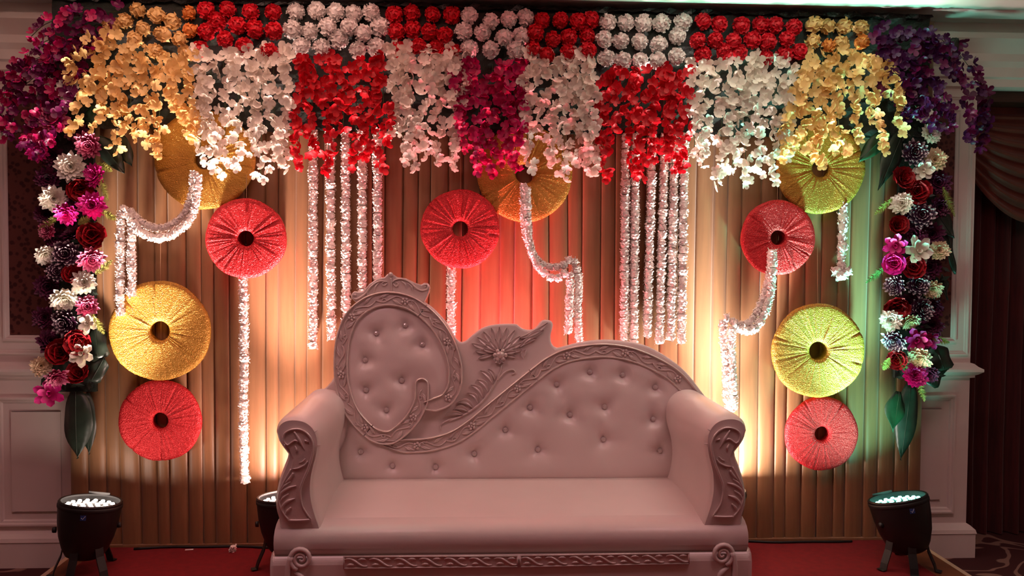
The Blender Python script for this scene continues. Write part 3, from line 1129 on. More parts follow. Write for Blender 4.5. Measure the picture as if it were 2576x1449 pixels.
# ------------------------------------------------------------------ hanging discs
def disc_mesh(Rd, rh, th, seed, material, back):
    rr_ = random.Random(seed)
    seg = 252
    rid = [(rr_.uniform(0, 2 * PI), rr_.uniform(0.010, 0.035), rr_.uniform(-1, 1), rr_.uniform(0.5, 1.4)) for _ in range(120)]
    slit = [rr_.uniform(0, 2 * PI) for _ in range(3)]
    prof = []
    for i in range(13):
        u = i / 12
        r = rh + (Rd - rh) * u
        h = th * (0.84 + 0.10 * math.sin(PI * u)) if 0 < u < 1 else th * 0.62
        prof.append((r, h, u))
    prof = prof + [(Rd * 1.004, 0.0, 1.0), (Rd * 0.97, -0.014, 1.0), (Rd * 0.88, -back, 1.0), (rh * 1.0, -back, 0.0), (rh * 0.97, 0, 0.0)]
    n = len(prof)
    vs, fs = [], []
    for k in range(seg):
        a = 2 * PI * k / seg
        wob = 1 + 0.008 * math.sin(3 * a + seed) + 0.006 * math.sin(7 * a + 2 * seed) + rr_.uniform(-0.004, 0.004)
        for (r, h, u) in prof:
            dz = 0
            if h > 0:
                for (a0, w, amp, ln) in rid:
                    dd = abs((a - a0 + PI) % (2 * PI) - PI)
                    if dd < 3 * w:
                        dz += amp * 0.0027 * math.exp(-(dd / w) ** 2) * math.exp(-(u / ln) ** 2 * 0.9) * (0.4 + 0.6 * min(1, u * 4))
                for a0 in slit:
                    dd = abs((a - a0 + PI) % (2 * PI) - PI)
                    dz -= 0.014 * math.exp(-(dd / 0.022) ** 2) * max(0, u - 0.55) * 2
            rr2 = r * (wob if u > 0.5 else 1)
            vs.append((rr2 * math.cos(a), -(h + dz), rr2 * math.sin(a)))
    for k in range(seg):
        k2 = (k + 1) % seg
        for i in range(n):
            i2 = (i + 1) % n
            fs.append((k * n + i, k2 * n + i, k2 * n + i2, k * n + i2))
    return me_new('disc', vs, fs, material, True)


DISCS = [  # px, py, radius px, Y, material, label
    (516, 402, 124, -0.075, 'gold', 'gold glitter disc half hidden under white and yellow blossoms, draped garland across it'),
    (620, 600, 100, -0.125, 'redg', 'red glitter disc with one long straight white garland below it'),
    (404, 832, 125, -0.075, 'gold', 'gold glitter disc just above a red disc, two garland ends touching its rim'),
    (405, 1057, 102, -0.07, 'redg', 'red glitter disc under a gold disc, on the wallpaper side of the sofa'),
    (1158, 576, 99, -0.115, 'redg', 'red glitter disc above the sofa, overlapping the rim of a gold disc'),
    (1320, 438, 120, -0.07, 'gold', 'gold glitter disc above the sofa, under magenta and white blossoms'),
    (2062, 424, 113, -0.07, 'gold', 'gold glitter disc tucked under yellow blossoms with a short garland below'),
    (1955, 598, 94, -0.115, 'redg', 'red glitter disc with a garland drooping from its centre hole'),
    (2056, 882, 118, -0.11, 'gold', 'brightly lit gold glitter disc resting above a red disc, hung on a thread'),
    (2065, 1090, 93, -0.07, 'redg', 'red glitter disc below the brightly lit gold disc')]
for i, (px, py, rp_, yy, mk, lab) in enumerate(DISCS):
    c = P(px, py, yy)
    s = (c - CAM).dot(FWD) / FPX
    t = thing('glitter_disc', lab, 'disc decoration', c, 'glitter discs hung on the curtain')
    ob_new('disc_face', disc_mesh(rp_ * s, 24 * s * rp_ / 120, 0.022, i + 1, M[mk], -yy - 0.036), t)
    mb = MB()
    top = P(px, max(py - 260, 250), -0.05) - c
    mb.tube([(0, 0.004, rp_ * s * 0.97), top], 0.0012, 4)
    mb.build('thread', M['thread'], t)

# ------------------------------------------------------------------ garlands
def floret_mesh(seed):
    """ruffled tuft: a full core ringed by three collars of small rounded petals"""
    rr_ = random.Random(seed)
    mb = MB()
    mb.lathe([(0.0, -0.52), (0.72, -0.47), (0.86, -0.2), (0.88, 0.2), (0.72, 0.47), (0.0, 0.52)], 9)
    up = Vector((0, 0, 1))
    for ci, zc_ in enumerate((-0.32, 0.0, 0.32)):
        n = 9
        for k in range(n):
            a = 2 * PI * (k + 0.5 * (ci % 2)) / n + rr_.uniform(-0.15, 0.15)
            d = Vector((math.cos(a), math.sin(a), 0))
            t_ = Vector((-d.y, d.x, 0))
            L = rr_.uniform(0.95, 1.10)
            w = rr_.uniform(0.26, 0.36)
            z0 = zc_ + rr_.uniform(-0.1, 0.1)
            h = rr_.uniform(0.12, 0.24) * (-1 if rr_.random() < 0.5 else 1)
            mb.add([d * 0.7 - t_ * w * 0.8 + up * z0, d * 0.7 + t_ * w * 0.8 + up * z0, d * (L * .97) + t_ * w * .8 + up * (z0 + h), d * L + t_ * w * .35 + up * (z0 + h * 1.5), d * L - t_ * w * .35 + up * (z0 + h * 1.5), d * (L * .97) - t_ * w * .8 + up * (z0 + h)],
                   [(0, 1, 2, 5), (5, 2, 3, 4)])
    return me_new('garland_floret', mb.v, mb.f, M['gar'], False)


FLORET = [floret_mesh(s) for s in range(4)]


def garland(path, Y, label, group=None, dpx=25, Ys=None):
    """path of pixels on the plane Y; strung from ruffled white florets"""
    n = max(4, int(plen(path) / 18.0))
    q = crom(path, n)
    ys = [Y] * n if Ys is None else list(np.interp(np.linspace(0, 1, n), np.linspace(0, 1, len(Ys)), Ys))
    pts = [P(q[i][0], q[i][1], ys[i]) for i in range(n)]
    t = thing('garland', label, 'garland', pts[0], group)
    s = (pts[0] - CAM).dot(FWD) / FPX
    for i in range(n):
        d = (pts[min(i + 1, n - 1)] - pts[max(i - 1, 0)])
        sp_ = d.length / (2 if 0 < i < n - 1 else 1)
        r_ = dpx * 0.5 * s * RND.uniform(0.88, 1.1)
        rot = d.to_track_quat('Z', 'Y').to_euler()
        o = ob_new('floret', FLORET[RND.randrange(4)], t, pts[i] - pts[0] + Vector((RND.uniform(-.002, .002), RND.uniform(-.002, .002), 0)), (rot.to_quaternion() @ Euler((RND.uniform(-.14, .14), RND.uniform(-.14, .14), RND.uniform(0, 6.28))).to_quaternion()).to_euler(), (r_, r_, sp_ * RND.uniform(0.92, 1.08)))
    MB().tube([p - pts[0] for p in pts], 0.0015, 4).build('string', M['thread'], t)
    return t


ORD0 = ['first', 'second', 'third', 'fourth', 'fifth', 'sixth']
GL = 'five straight garlands under the red blossoms behind the medallion'
for k, (x0, x1, ya, yb) in enumerate(((788, 788, 335, 868), (830, 834, 335, 845), (869, 871, 335, 850), (911, 912, 335, 850), (949, 950, 335, 850))):
    garland([(x0, ya), ((x0 + x1) / 2, (ya + yb) / 2), (x1, yb)], -0.065, 'straight white garland under red blossoms, %s from the single long garland' % ORD0[k], GL)
GR = 'six straight garlands under the red blossoms behind the sofa sweep'
for k, (x0, x1, ya, yb) in enumerate(((1575, 1570, 345, 866), (1599, 1594, 345, 862), (1642, 1628, 345, 838), (1672, 1659, 345, 856), (1697, 1687, 345, 846), (1722, 1714, 345, 855))):
    garland([(x0, ya), ((x0 + x1) / 2, (ya + yb) / 2), (x1, yb)], -0.065, 'straight white garland under red blossoms, %s from the pair draped above the sofa' % ORD0[k], GR)
garland([(612, 694), (614, 900), (612, 1050), (616, 1205)], -0.10, 'long single white garland hanging from a red disc down past the sofa arm')
garland([(1136, 668), (1134, 760), (1136, 870)], -0.09, 'short single white garland from the red disc, ending behind the sofa medallion')
garland([(2121, 526), (2119, 600), (2116, 668)], -0.07, 'short white garland with a round tassel below the gold disc')
tz = [P(2106, 682, -0.075), P(2128, 684, -0.075), P(2116, 694, -0.085)]
tb = [o for o in COL.objects if o.name.startswith('garland')][-1]
for p in tz:
    ob_new('tassel_ball', FLORET[0], tb, p - tb.location, (0.3, 0.2, p.x * 9), (0.03, 0.03, 0.04))
DRL = 'pair of garlands draped from the gold disc towards the wallpaper side'
garland([(490, 440), (481, 500), (458, 545), (422, 570), (385, 572), (350, 555), (328, 532), (313, 526), (304, 548), (302, 640), (302, 785)], -0.13, 'white garland draped in a deep loop from gold disc, longer of the pair', DRL, 24, [-.13, -.13, -.12, -.12, -.10, -.10])
garland([(498, 452), (490, 520), (470, 562), (430, 592), (388, 598), (350, 580), (332, 552), (322, 535), (329, 560), (331, 640), (331, 735)], -0.16, 'white garland draped in a deep loop from gold disc, shorter of the pair', DRL, 24, [-.15, -.15, -.15, -.15, -.13, -.12])
DRC = 'pair of garlands draped from the gold disc above the sofa'
garland([(1318, 470), (1320, 560), (1333, 620), (1355, 658), (1385, 672), (1415, 668), (1438, 652), (1449, 668), (1455, 720), (1453, 800), (1458, 866)], -0.13, 'white garland draped from gold disc above the sofa, end touching the sofa back', DRC, 23, [-.12, -.13, -.13, -.12, -.10, -.10])
garland([(1326, 480), (1328, 580), (1345, 652), (1375, 692), (1400, 700), (1420, 688), (1433, 692), (1433, 760), (1430, 830)], -0.16, 'white garland draped from gold disc above the sofa, ending just above the crest', DRC, 23, [-.15, -.15, -.15, -.13, -.12])
DRR = 'pair of garlands drooping from the hole of the red disc'
garland([(1941, 637), (1930, 720), (1908, 780), (1884, 812), (1855, 816), (1832, 800), (1820, 812), (1823, 880), (1832, 1025)], -0.155, 'white garland drooping from red disc to the sofa arm, outer strand', DRR, 23, [-.16, -.15, -.15, -.13, -.12])
garland([(1946, 645), (1939, 730), (1922, 790), (1895, 828), (1866, 830), (1845, 815), (1842, 840), (1842, 900), (1846, 1022)], -0.18, 'white garland drooping from red disc to the sofa arm, inner strand', DRR, 23, [-.17, -.18, -.18, -.15, -.14])

# ------------------------------------------------------------------ blossoms on strands
def blossom_mesh(npet, seed, material, cup=0.35):
    rr_ = random.Random(seed)
    vs, fs = [], []
    for k in range(npet):
        a = 2 * PI * k / npet + rr_.uniform(-0.15, 0.15)
        L = rr_.uniform(0.85, 1.1)
        w = rr_.uniform(0.36, 0.46) * 4.4 / npet
        c = cup + rr_.uniform(-0.25, 0.35)
        ca, sa = math.cos(a), math.sin(a)
        base = len(vs)
        for (u, ww, h) in ((0.02, 0.10, 0.0), (0.35, 0.85, 0.18), (0.72, 1.0, 0.55), (1.0, 0.55, 1.0)):
            for s in (-1, 0, 1):
                x = u * L
                y = s * ww * w
                z = c * h * L * 0.7 + (0.10 * abs(s) * (1 if u > 0.2 else 0)) - (0.06 if u > 0.9 and s else 0)
                if s and u > 0.9:
                    x -= 0.10
                vs.append((x * ca - y * sa, x * sa + y * ca, z))
        for i in range(3):
            for s in range(2):
                q = base + i * 3 + s
                fs.append((q, q + 1, q + 4, q + 3))
    return me_new('blossom', vs, fs, material, True)


BLO = {k: [blossom_mesh(4 + (i % 2), 10 * j + i, PET[k], 0.25 + 0.2 * i) for i in range(4)] for j, k in enumerate(PET)}


def strand(path, kind, label, group, Y0=-0.11, Y1=-0.16, step=9.8, spread=20, size=17.5, cat='blossom strand'):
    L = plen(path)
    n = max(5, int(L / step))
    q = crom(path, n)
    t_, nn = normals2(q)
    root = P(q[0][0], q[0][1], Y0)
    t = thing('blossom_strand', label, cat, root, group)
    st = []
    for i in range(n):
        u = i / max(1, n - 1)
        Y = Y0 + (Y1 - Y0) * math.sin(PI * 0.5 * min(1, u * 1.5))
        st.append(P(q[i][0], q[i][1], Y + 0.02) - root)
        off = RND.uniform(-1, 1) * spread * (1 - 0.35 * u)
        x = q[i][0] + nn[i][0] * off
        y = q[i][1] + nn[i][1] * off + RND.uniform(-4, 4)
        p = P(x, y, Y + RND.uniform(-0.03, 0.012))
        s = (p - CAM).dot(FWD) / FPX
        sz = size * s * RND.uniform(0.8, 1.2) * (1 - 0.22 * u)
        e = Euler((R(90) + RND.gauss(0.12, 0.5), RND.uniform(0, 6.28) * 0, RND.gauss(0, 0.55)))
        qq = e.to_quaternion() @ Euler((0, 0, RND.uniform(0, 6.28))).to_quaternion()
        kk = kind if isinstance(kind, str) else RND.choice(kind)
        ob_new('blossom', BLO[kk][RND.randrange(4)], t, p - root, qq.to_euler(), sz)
    MB().tube(st, 0.0018, 4).build('stem', M['stem'], t)
    return t


ORD = ['first', 'second', 'third', 'fourth', 'fifth', 'sixth', 'seventh', 'eighth', 'ninth']


def block(cols, ytop, kind, label, group, Y0=-0.11):
    for k, (x, yb) in enumerate(cols):
        yt = ytop + RND.uniform(-10, 14)
        xm = x + RND.uniform(-6, 6)
        strand([(x + RND.uniform(-5, 5), yt), (xm, (yt + yb) / 2), (x, yb)], kind, label.replace('NTH', ORD[k]), group, Y0 + RND.uniform(-0.015, 0.015), -0.16 + RND.uniform(-0.03, 0.02))


block([(503, 408), (532, 425), (563, 440), (597, 420), (634, 385), (656, 448), (690, 420), (716, 435)], 128, 'white', 'white blossom strand above the looped garlands, NTH from the yellow strands', 'white strands next to the yellow strands on the wallpaper side')
block([(755, 428), (785, 390), (828, 438), (862, 330), (893, 420), (930, 400), (960, 420)], 142, 'red', 'red blossom strand over the five straight garlands, NTH from the looped-garland disc', 'red strands over the five straight garlands')
block([(990, 345), (1012, 400), (1034, 428), (1070, 402), (1102, 415), (1140, 425), (1156, 300)], 118, 'white', 'white blossom strand between red and magenta strands, NTH from the red ones', 'white strands beside the magenta strands')
block([(1152, 330), (1178, 380), (1198, 430), (1236, 440), (1268, 410), (1296, 430), (1308, 330)], 158, 'magenta', 'magenta blossom strand above the sofa, NTH from the five straight garlands side', 'magenta strands at the middle of the canopy')
block([(1328, 430), (1350, 340), (1382, 420), (1416, 450), (1444, 410), (1470, 430), (1494, 445)], 138, 'white', 'white blossom strand over the middle gold disc, NTH from the magenta strands', 'white strands over the gold disc above the sofa')
block([(1522, 455), (1550, 345), (1586, 440), (1612, 455), (1642, 400), (1670, 380), (1692, 430), (1720, 425)], 176, 'red', 'red blossom strand over the six straight garlands, NTH from the middle gold disc', 'red strands over the six straight garlands')
block([(1746, 390), (1768, 420), (1810, 470), (1842, 432), (1877, 465), (1912, 440), (1948, 455), (1984, 400)], 150, 'white', 'white blossom strand on the green-lit side, NTH from the red strands', 'white strands next to the yellow strands on the green-lit side')
YLS = [[(465, 140), (470, 240), (482, 335)], [(430, 150), (440, 230), (455, 310)], [(400, 140), (405, 220), (400, 300), (394, 398)], [(370, 120), (370, 220), (365, 300), (372, 365)], [(340, 150), (330, 230), (330, 300), (336, 350)],
       [(330, 110), (290, 170), (290, 250), (300, 330), (286, 385)], [(300, 90), (250, 130), (250, 200), (265, 260), (312, 290)], [(280, 85), (215, 115), (180, 160), (186, 210)], [(260, 165), (218, 220), (195, 280), (180, 335)], [(440, 250), (470, 300), (495, 345)], [(300, 200), (255, 260), (245, 320)]]
for p in YLS:
    strand(p, 'yellow', 'yellow blossom strand fanning out beside the dark purple orchids', 'yellow strands on the wallpaper side', -0.12, -0.18, size=17)
YRS = [[(2040, 130), (2030, 230), (2012, 320), (1992, 380)], [(2070, 140), (2065, 250), (2060, 340), (2062, 418)], [(2100, 130), (2105, 240), (2112, 330), (2130, 392)], [(2020, 180), (2000, 290), (1975, 340), (1968, 405)], [(2140, 130), (2150, 220), (2160, 300), (2152, 350)],
       [(2160, 130), (2200, 190), (2190, 260), (2215, 330), (2227, 378)], [(2180, 140), (2230, 180), (2245, 230), (2262, 270), (2272, 335)], [(2200, 150), (2248, 190), (2255, 240)], [(2040, 270), (2030, 350), (2048, 412)], [(2110, 180), (2080, 300), (2098, 380)]]
for p in YRS:
    strand(p, 'yellow', 'yellow blossom strand fanning out over the gold disc on the green-lit side', 'yellow strands on the green-lit side', -0.12, -0.18, size=17)
PLS = [[(300, 28), (200, 38), (120, 58), (78, 92)], [(270, 58), (160, 88), (90, 118), (60, 170)], [(240, 90), (140, 130), (60, 160), (16, 190), (10, 260)], [(200, 120), (100, 170), (50, 230), (30, 320)], [(180, 150), (120, 200), (80, 270), (60, 360)],
       [(205, 165), (150, 230), (130, 300), (100, 380)], [(150, 180), (110, 280), (130, 335), (92, 392)], [(30, 200), (6, 280), (5, 355)], [(225, 140), (190, 180), (155, 280), (150, 330)], [(260, 100), (200, 110), (130, 160), (90, 210)], [(240, 30), (160, 60), (110, 90)], [(60, 240), (30, 290), (40, 340)], [(150, 110), (80, 200), (20, 230)], [(130, 240), (90, 330), (70, 360)]]
for p in PLS:
    strand(p, ('purple', 'purple', 'magenta'), 'purple orchid spray arching out at the wallpaper side corner', 'purple sprays at the wallpaper side corner', -0.12, -0.17, step=11, spread=20, size=17, cat='orchid spray')
PRS = [[(2200, 80), (2290, 90), (2370, 110), (2402, 150)], [(2220, 110), (2330, 140), (2400, 180), (2450, 222)], [(2240, 150), (2330, 200), (2370, 260), (2385, 330)], [(2250, 190), (2310, 250), (2340, 320)], [(2402, 120), (2452, 190), (2480, 250), (2488, 290), (2462, 370)],
       [(2230, 130), (2290, 180), (2330, 240), (2380, 300)], [(2470, 230), (2460, 280), (2440, 330), (2462, 372)], [(2300, 100), (2380, 150), (2425, 205)], [(2260, 230), (2300, 280), (2370, 310)], [(2420, 250), (2450, 310), (2430, 345)], [(2250, 80), (2350, 90), (2390, 120)], [(2200, 150), (2260, 210), (2320, 290)], [(2300, 180), (2360, 230), (2400, 290)], [(2210, 110), (2270, 150), (2340, 170)], [(2200, 190), (2260, 250), (2290, 300)]]
for p in PRS:
    strand(p, ('violet', 'violet', 'purple'), 'deep violet orchid spray at the corner next to the maroon drape', 'violet sprays at the drape side corner', -0.12, -0.17, step=11, spread=20, size=17, cat='orchid spray')

# ------------------------------------------------------------------ flower balls on the header
def ball_mesh(material, seed, n=46, bud=False):
    rr_ = random.Random(seed)
    mb = MB()
    mb.blob((0, 0, 0), 0.8, 0.8, 0.8, 10, 7)
    for i in range(n):
        z = 1 - (i + 0.5) / n * (1.5 if not bud else 1.3)
        a = i * 2.39996 + rr_.uniform(-0.2, 0.2)
        s = math.sqrt(max(0, 1 - z * z))
        d = Vector((s * math.cos(a), s * math.sin(a), z))
        u = d.orthogonal().normalized()
        u = Matrix.Rotation(rr_.uniform(0, 6.28), 3, d) @ u
        v = d.cross(u)
        w = rr_.uniform(0.22, 0.32) * (1.35 if bud else 1)
        k = rr_.uniform(0.92, 1.06)
        vs = []
        for q in range(5):
            t = q / 4 - 0.5
            cc = d * (k * 0.7) + u * (t * 1.6 * w) + v * (0.10 * math.cos(3 * t + i))
            vs.append(cc)
            vs.append(d * (k + rr_.uniform(-0.05, 0.05)) + u * (t * 2.0 * w) + v * (0.16 * math.cos(5 * t + i)))
        mb.add(vs, [(2 * q, 2 * q + 2, 2 * q + 3, 2 * q + 1) for q in range(4)])
    return me_new('flower_ball', mb.v, mb.f, material, True)


BM = {k: [ball_mesh(BALL[k], 3 * j + i, 46 if k in ('red', 'white') else 22, k in ('yellow', 'orange')) for i in range(3)] for j, k in enumerate(BALL)}
BALLS = [
    ('yellow', 'yellow rosebud at the top of the canopy on the wallpaper side', 'yellow rosebuds on the wallpaper side', 19,
     [(347, 26), (397, 38), (314, 52), (433, 52), (361, 71), (411, 86), (340, 98), (452, 97), (390, 128), (469, 135), (281, 66)]),
    ('orange', 'orange rosebud among yellow rosebuds on the wallpaper side', 'orange rosebuds on the wallpaper side', 18, [(474, 33), (480, 76)]),
    ('red', 'red carnation ball between the yellow rosebuds and white balls, wallpaper side', 'red balls between yellow rosebuds and white balls, wallpaper side', 21,
     [(519, 26), (573, 24), (631, 30), (687, 30), (547, 54), (519, 80), (597, 64), (642, 73), (566, 99), (689, 78), (504, 126), (614, 116), (679, 130)]),
    ('white', 'white carnation ball above the red strands over the five straight garlands', 'white balls above the five straight garlands', 22,
     [(744, 30), (797, 27), (845, 31), (890, 35), (933, 31), (736, 75), (781, 80), (824, 68), (878, 68), (914, 84), (957, 68), (852, 99), (759, 118), (809, 120), (900, 126), (947, 120)]),
    ('red', 'red carnation ball above the white strands beside the magenta strands', 'red balls above the white strands beside magenta', 20,
     [(992, 37), (1036, 33), (1088, 37), (1137, 38), (997, 80), (1038, 74), (1081, 80), (1119, 88), (1004, 125), (1054, 117), (1097, 120), (1140, 129)]),
    ('white', 'white carnation ball above the magenta strands', 'white balls above the magenta strands', 21,
     [(1181, 39), (1235, 54), (1280, 49), (1321, 45), (1166, 79), (1214, 82), (1268, 96), (1310, 92), (1180, 123), (1235, 125), (1297, 128)]),
    ('red', 'red carnation ball above the white strands over the middle gold disc', 'red balls above the white strands over the middle gold disc', 20,
     [(1364, 51), (1410, 51), (1454, 54), (1486, 50), (1347, 82), (1391, 99), (1431, 94), (1476, 91), (1341, 123), (1376, 139), (1431, 134), (1478, 129)]),
    ('white', 'white carnation ball above the red strands over the six straight garlands', 'white balls above the six straight garlands', 21,
     [(1529, 57), (1574, 57), (1619, 59), (1664, 60), (1718, 56), (1519, 101), (1562, 103), (1609, 106), (1657, 113), (1704, 91), (1526, 146), (1566, 153), (1609, 155), (1654, 153), (1702, 142)]),
    ('red', 'red carnation ball between the white balls and yellow rosebuds, maroon drape side', 'red balls beside the yellow rosebuds, drape side', 20,
     [(1768, 54), (1809, 61), (1864, 64), (1914, 63), (1950, 64), (1756, 103), (1799, 101), (1844, 105), (1892, 101), (1932, 105), (1768, 139), (1819, 129), (1857, 132), (1926, 146), (1997, 69), (1980, 98), (1973, 139), (2011, 129)]),
    ('yellow', 'yellow rosebud beside the violet orchids, maroon drape side', 'yellow rosebuds on the drape side', 19, [(2045, 62), (2083, 66), (2123, 64), (2166, 70), (2045, 102), (2114, 107)]),
    ('orange', 'orange rosebud among the yellow rosebuds, maroon drape side', 'orange rosebuds on the drape side', 17, [(2085, 115), (2166, 106)])]
for kind, lab, grp, rp_, pts in BALLS:
    nm = 'carnation_ball' if kind in ('red', 'white') else 'rosebud'
    for (x, y) in pts:
        p = P(x, y, -0.105 + RND.uniform(-0.015, 0.01))
        s = (p - CAM).dot(FWD) / FPX
        o = ob_new(nm, BM[kind][RND.randrange(3)], None, p, (R(90) + RND.gauss(0, 0.3), 0, RND.gauss(0, 0.35)), rp_ * s * RND.uniform(1.0, 1.14))
        if nm == 'rosebud':
            o.scale = (o.scale[0], o.scale[1], o.scale[2] * 1.25)
            o.rotation_euler = (R(120) + RND.gauss(0, 0.4), 0, RND.gauss(0, 0.5))
        row = y - 25 - (x - 500) * 0.0215
        tag(o, lab + (('', ', top row', ', middle row', ', lowest row')[0 if nm == 'rosebud' else 1 if row < 24 else 2 if row < 70 else 3]), 'flower', grp)

# ------------------------------------------------------------------ side columns of chrysanthemums
def mum_mesh(material, seed, style):
    rr_ = random.Random(seed)
    vs, fs, tip = [], [], []
    if style == 'lily':
        rings = [(6, 1.05, 0.30, 0.10), (5, 0.8, 0.26, 0.45), (4, 0.4, 0.12, 1.1)]
    elif style == 'rose':
        rings = [(6, 1.0, 0.62, 0.35), (6, 0.85, 0.6, 0.75), (5, 0.6, 0.5, 1.05), (4, 0.4, 0.4, 1.3)]
    else:
        rings = [(15, 1.0, 0.17, 0.05), (14, 0.92, 0.17, 0.32), (13, 0.8, 0.16, 0.6), (11, 0.66, 0.15, 0.88), (8, 0.5, 0.14, 1.15), (5, 0.36, 0.12, 1.4)]
    for ri, (n, L, w, el) in enumerate(rings):
        for k in range(n):
            a = 2 * PI * k / n + ri * 0.3 + rr_.uniform(-0.1, 0.1)
            LL = L * rr_.uniform(0.88, 1.1)
            e = el + rr_.uniform(-0.12, 0.12)
            ca, sa = math.cos(a), math.sin(a)
            b = len(vs)
            for (u, ww, cv) in ((0.08, 0.4, 0.0), (0.5, 1.0, 0.0), (0.85, 0.95, 0.10), (1.04, 0.15, 0.22)):
                for s in (-1, 0, 1):
                    r_ = u * LL
                    x = r_ * math.cos(e)
                    z = r_ * math.sin(e) * 0.75 + cv * LL * 0.4 + (0.10 * abs(s) * w * 3 if u > 0.2 else 0)
                    y = s * ww * w
                    vs.append((x * ca - y * sa, x * sa + y * ca, z))
                    tip.append(u)
            for i in range(3):
                for s in range(2):
                    q = b + i * 3 + s
                    fs.append((q, q + 1, q + 4, q + 3))
    me = me_new('mum', vs, fs, material, True)
    at = me.attributes.new('tip', 'FLOAT', 'POINT')
    at.data.foreach_set('value', tip)
    return me


MM = {}


def mum(px, py, rp_, kind, side, Y=-0.13, style='mum'):
    key = (kind, style, RND.randrange(3))
    if key not in MM:
        MM[key] = mum_mesh(MUM[kind], len(MM) + 1, style)
    p = P(px, py, Y)
    s = (p - CAM).dot(FWD) / FPX
    tz_ = RND.gauss(0.25 if side == 'L' else -0.25, 0.3)
    q = Euler((R(90) + RND.gauss(0.05, 0.28), 0, tz_)).to_quaternion() @ Euler((0, 0, RND.uniform(0, 6.28))).to_quaternion()
    nm = {'mum': 'chrysanthemum', 'lily': 'lily', 'rose': 'fabric_rose'}[style]
    col = {'white': 'white', 'cream': 'cream', 'magenta': 'bright magenta', 'pink': 'magenta pink-tipped', 'purple': 'dark purple white-tipped', 'dark': 'dark plum', 'red': 'deep red'}[kind]
    where = 'in the flower column by the wallpaper wall' if side == 'L' else 'in the flower column by the maroon drape'
    o = ob_new(nm, MM[key], None, p, q.to_euler(), rp_ * s)
    tag(o, '%s %s %s' % (col, nm.replace('_', ' '), where), 'flower', '%s %s flowers, %s' % (col, nm.replace('_', ' '), 'wallpaper side column' if side == 'L' else 'drape side column'))
    return o


LFL = [(173, 228, 37, 'white'), (223, 365, 34, 'pink'), (178, 420, 37, 'white'), (240, 442, 32, 'magenta'), (135, 500, 34, 'white'), (232, 517, 35, 'magenta'), (168, 537, 31, 'magenta'), (120, 580, 24, 'pink'),
       (230, 592, 36, 'red', 'rose'), (200, 474, 32, 'red', 'rose'), (165, 640, 36, 'purple'), (230, 652, 34, 'pink'), (114, 640, 28, 'white'), (143, 686, 26, 'purple'), (182, 692, 26, 'red', 'rose'), (212, 712, 33, 'white'),
       (162, 750, 37, 'white'), (220, 770, 29, 'pink'), (165, 812, 37, 'purple'), (222, 813, 28, 'white', 'lily'), (120, 722, 32, 'dark'), (112, 800, 30, 'dark'), (195, 856, 34, 'red', 'rose'), (128, 858, 34, 'dark'), (152, 888, 34, 'red', 'rose'),
       (207, 890, 33, 'white', 'lily'), (103, 920, 26, 'cream'), (145, 948, 30, 'pink'), (200, 942, 30, 'red', 'rose'), (125, 990, 34, 'magenta', 'lily'), (134, 300, 38, 'pink'), (92, 380, 28, 'magenta'), (120, 450, 30, 'dark'), (140, 600, 30, 'dark'), (185, 590, 30, 'dark'), (190, 330, 30, 'dark'), (130, 390, 32, 'dark'), (180, 500, 28, 'dark'), (115, 540, 28, 'dark')]
RFL = [(2340, 335, 28, 'white'), (2300, 385, 34, 'purple'), (2352, 402, 30, 'cream'), (2322, 427, 28, 'white', 'lily'), (2268, 450, 32, 'red', 'rose'), (2308, 482, 32, 'red', 'rose'), (2270, 512, 31, 'white'), (2320, 542, 34, 'purple'),
       (2256, 568, 26, 'red', 'rose'), (2253, 616, 30, 'magenta', 'lily'), (2308, 632, 36, 'white', 'lily'), (2363, 630, 26, 'cream'), (2250, 662, 30, 'magenta', 'rose'), (2298, 672, 30, 'red', 'rose'), (2252, 719, 28, 'purple'), (2308, 715, 32, 'purple'), (2346, 727, 26, 'cream'),
       (2255, 770, 34, 'red', 'rose'), (2318, 778, 32, 'purple'), (2348, 775, 26, 'dark'), (2240, 806, 28, 'white'), (2290, 808, 26, 'cream'), (2250, 856, 32, 'purple'), (2306, 855, 32, 'magenta', 'lily'), (2342, 856, 24, 'magenta', 'lily'), (2255, 900, 27, 'red', 'rose'),
       (2312, 900, 31, 'cream'), (2300, 945, 34, 'magenta'), (2338, 940, 24, 'dark'), (2322, 285, 24, 'white'), (2360, 460, 32, 'dark'), (2365, 520, 30, 'dark'), (2300, 590, 32, 'dark'), (2345, 590, 30, 'dark'), (2340, 675, 30, 'dark'), (2285, 765, 28, 'dark'), (2345, 820, 28, 'dark'), (2280, 560, 30, 'dark')]
for side, lst in (('L', LFL), ('R', RFL)):
    for f in lst:
        dk = f[3] in ('dark',)
        mum(f[0], f[1], f[2], f[3], side, -0.085 if dk else (-0.115 if f[3] in ('red',) else -0.14) + RND.uniform(-0.012, 0.012), f[4] if len(f) > 4 else 'mum')

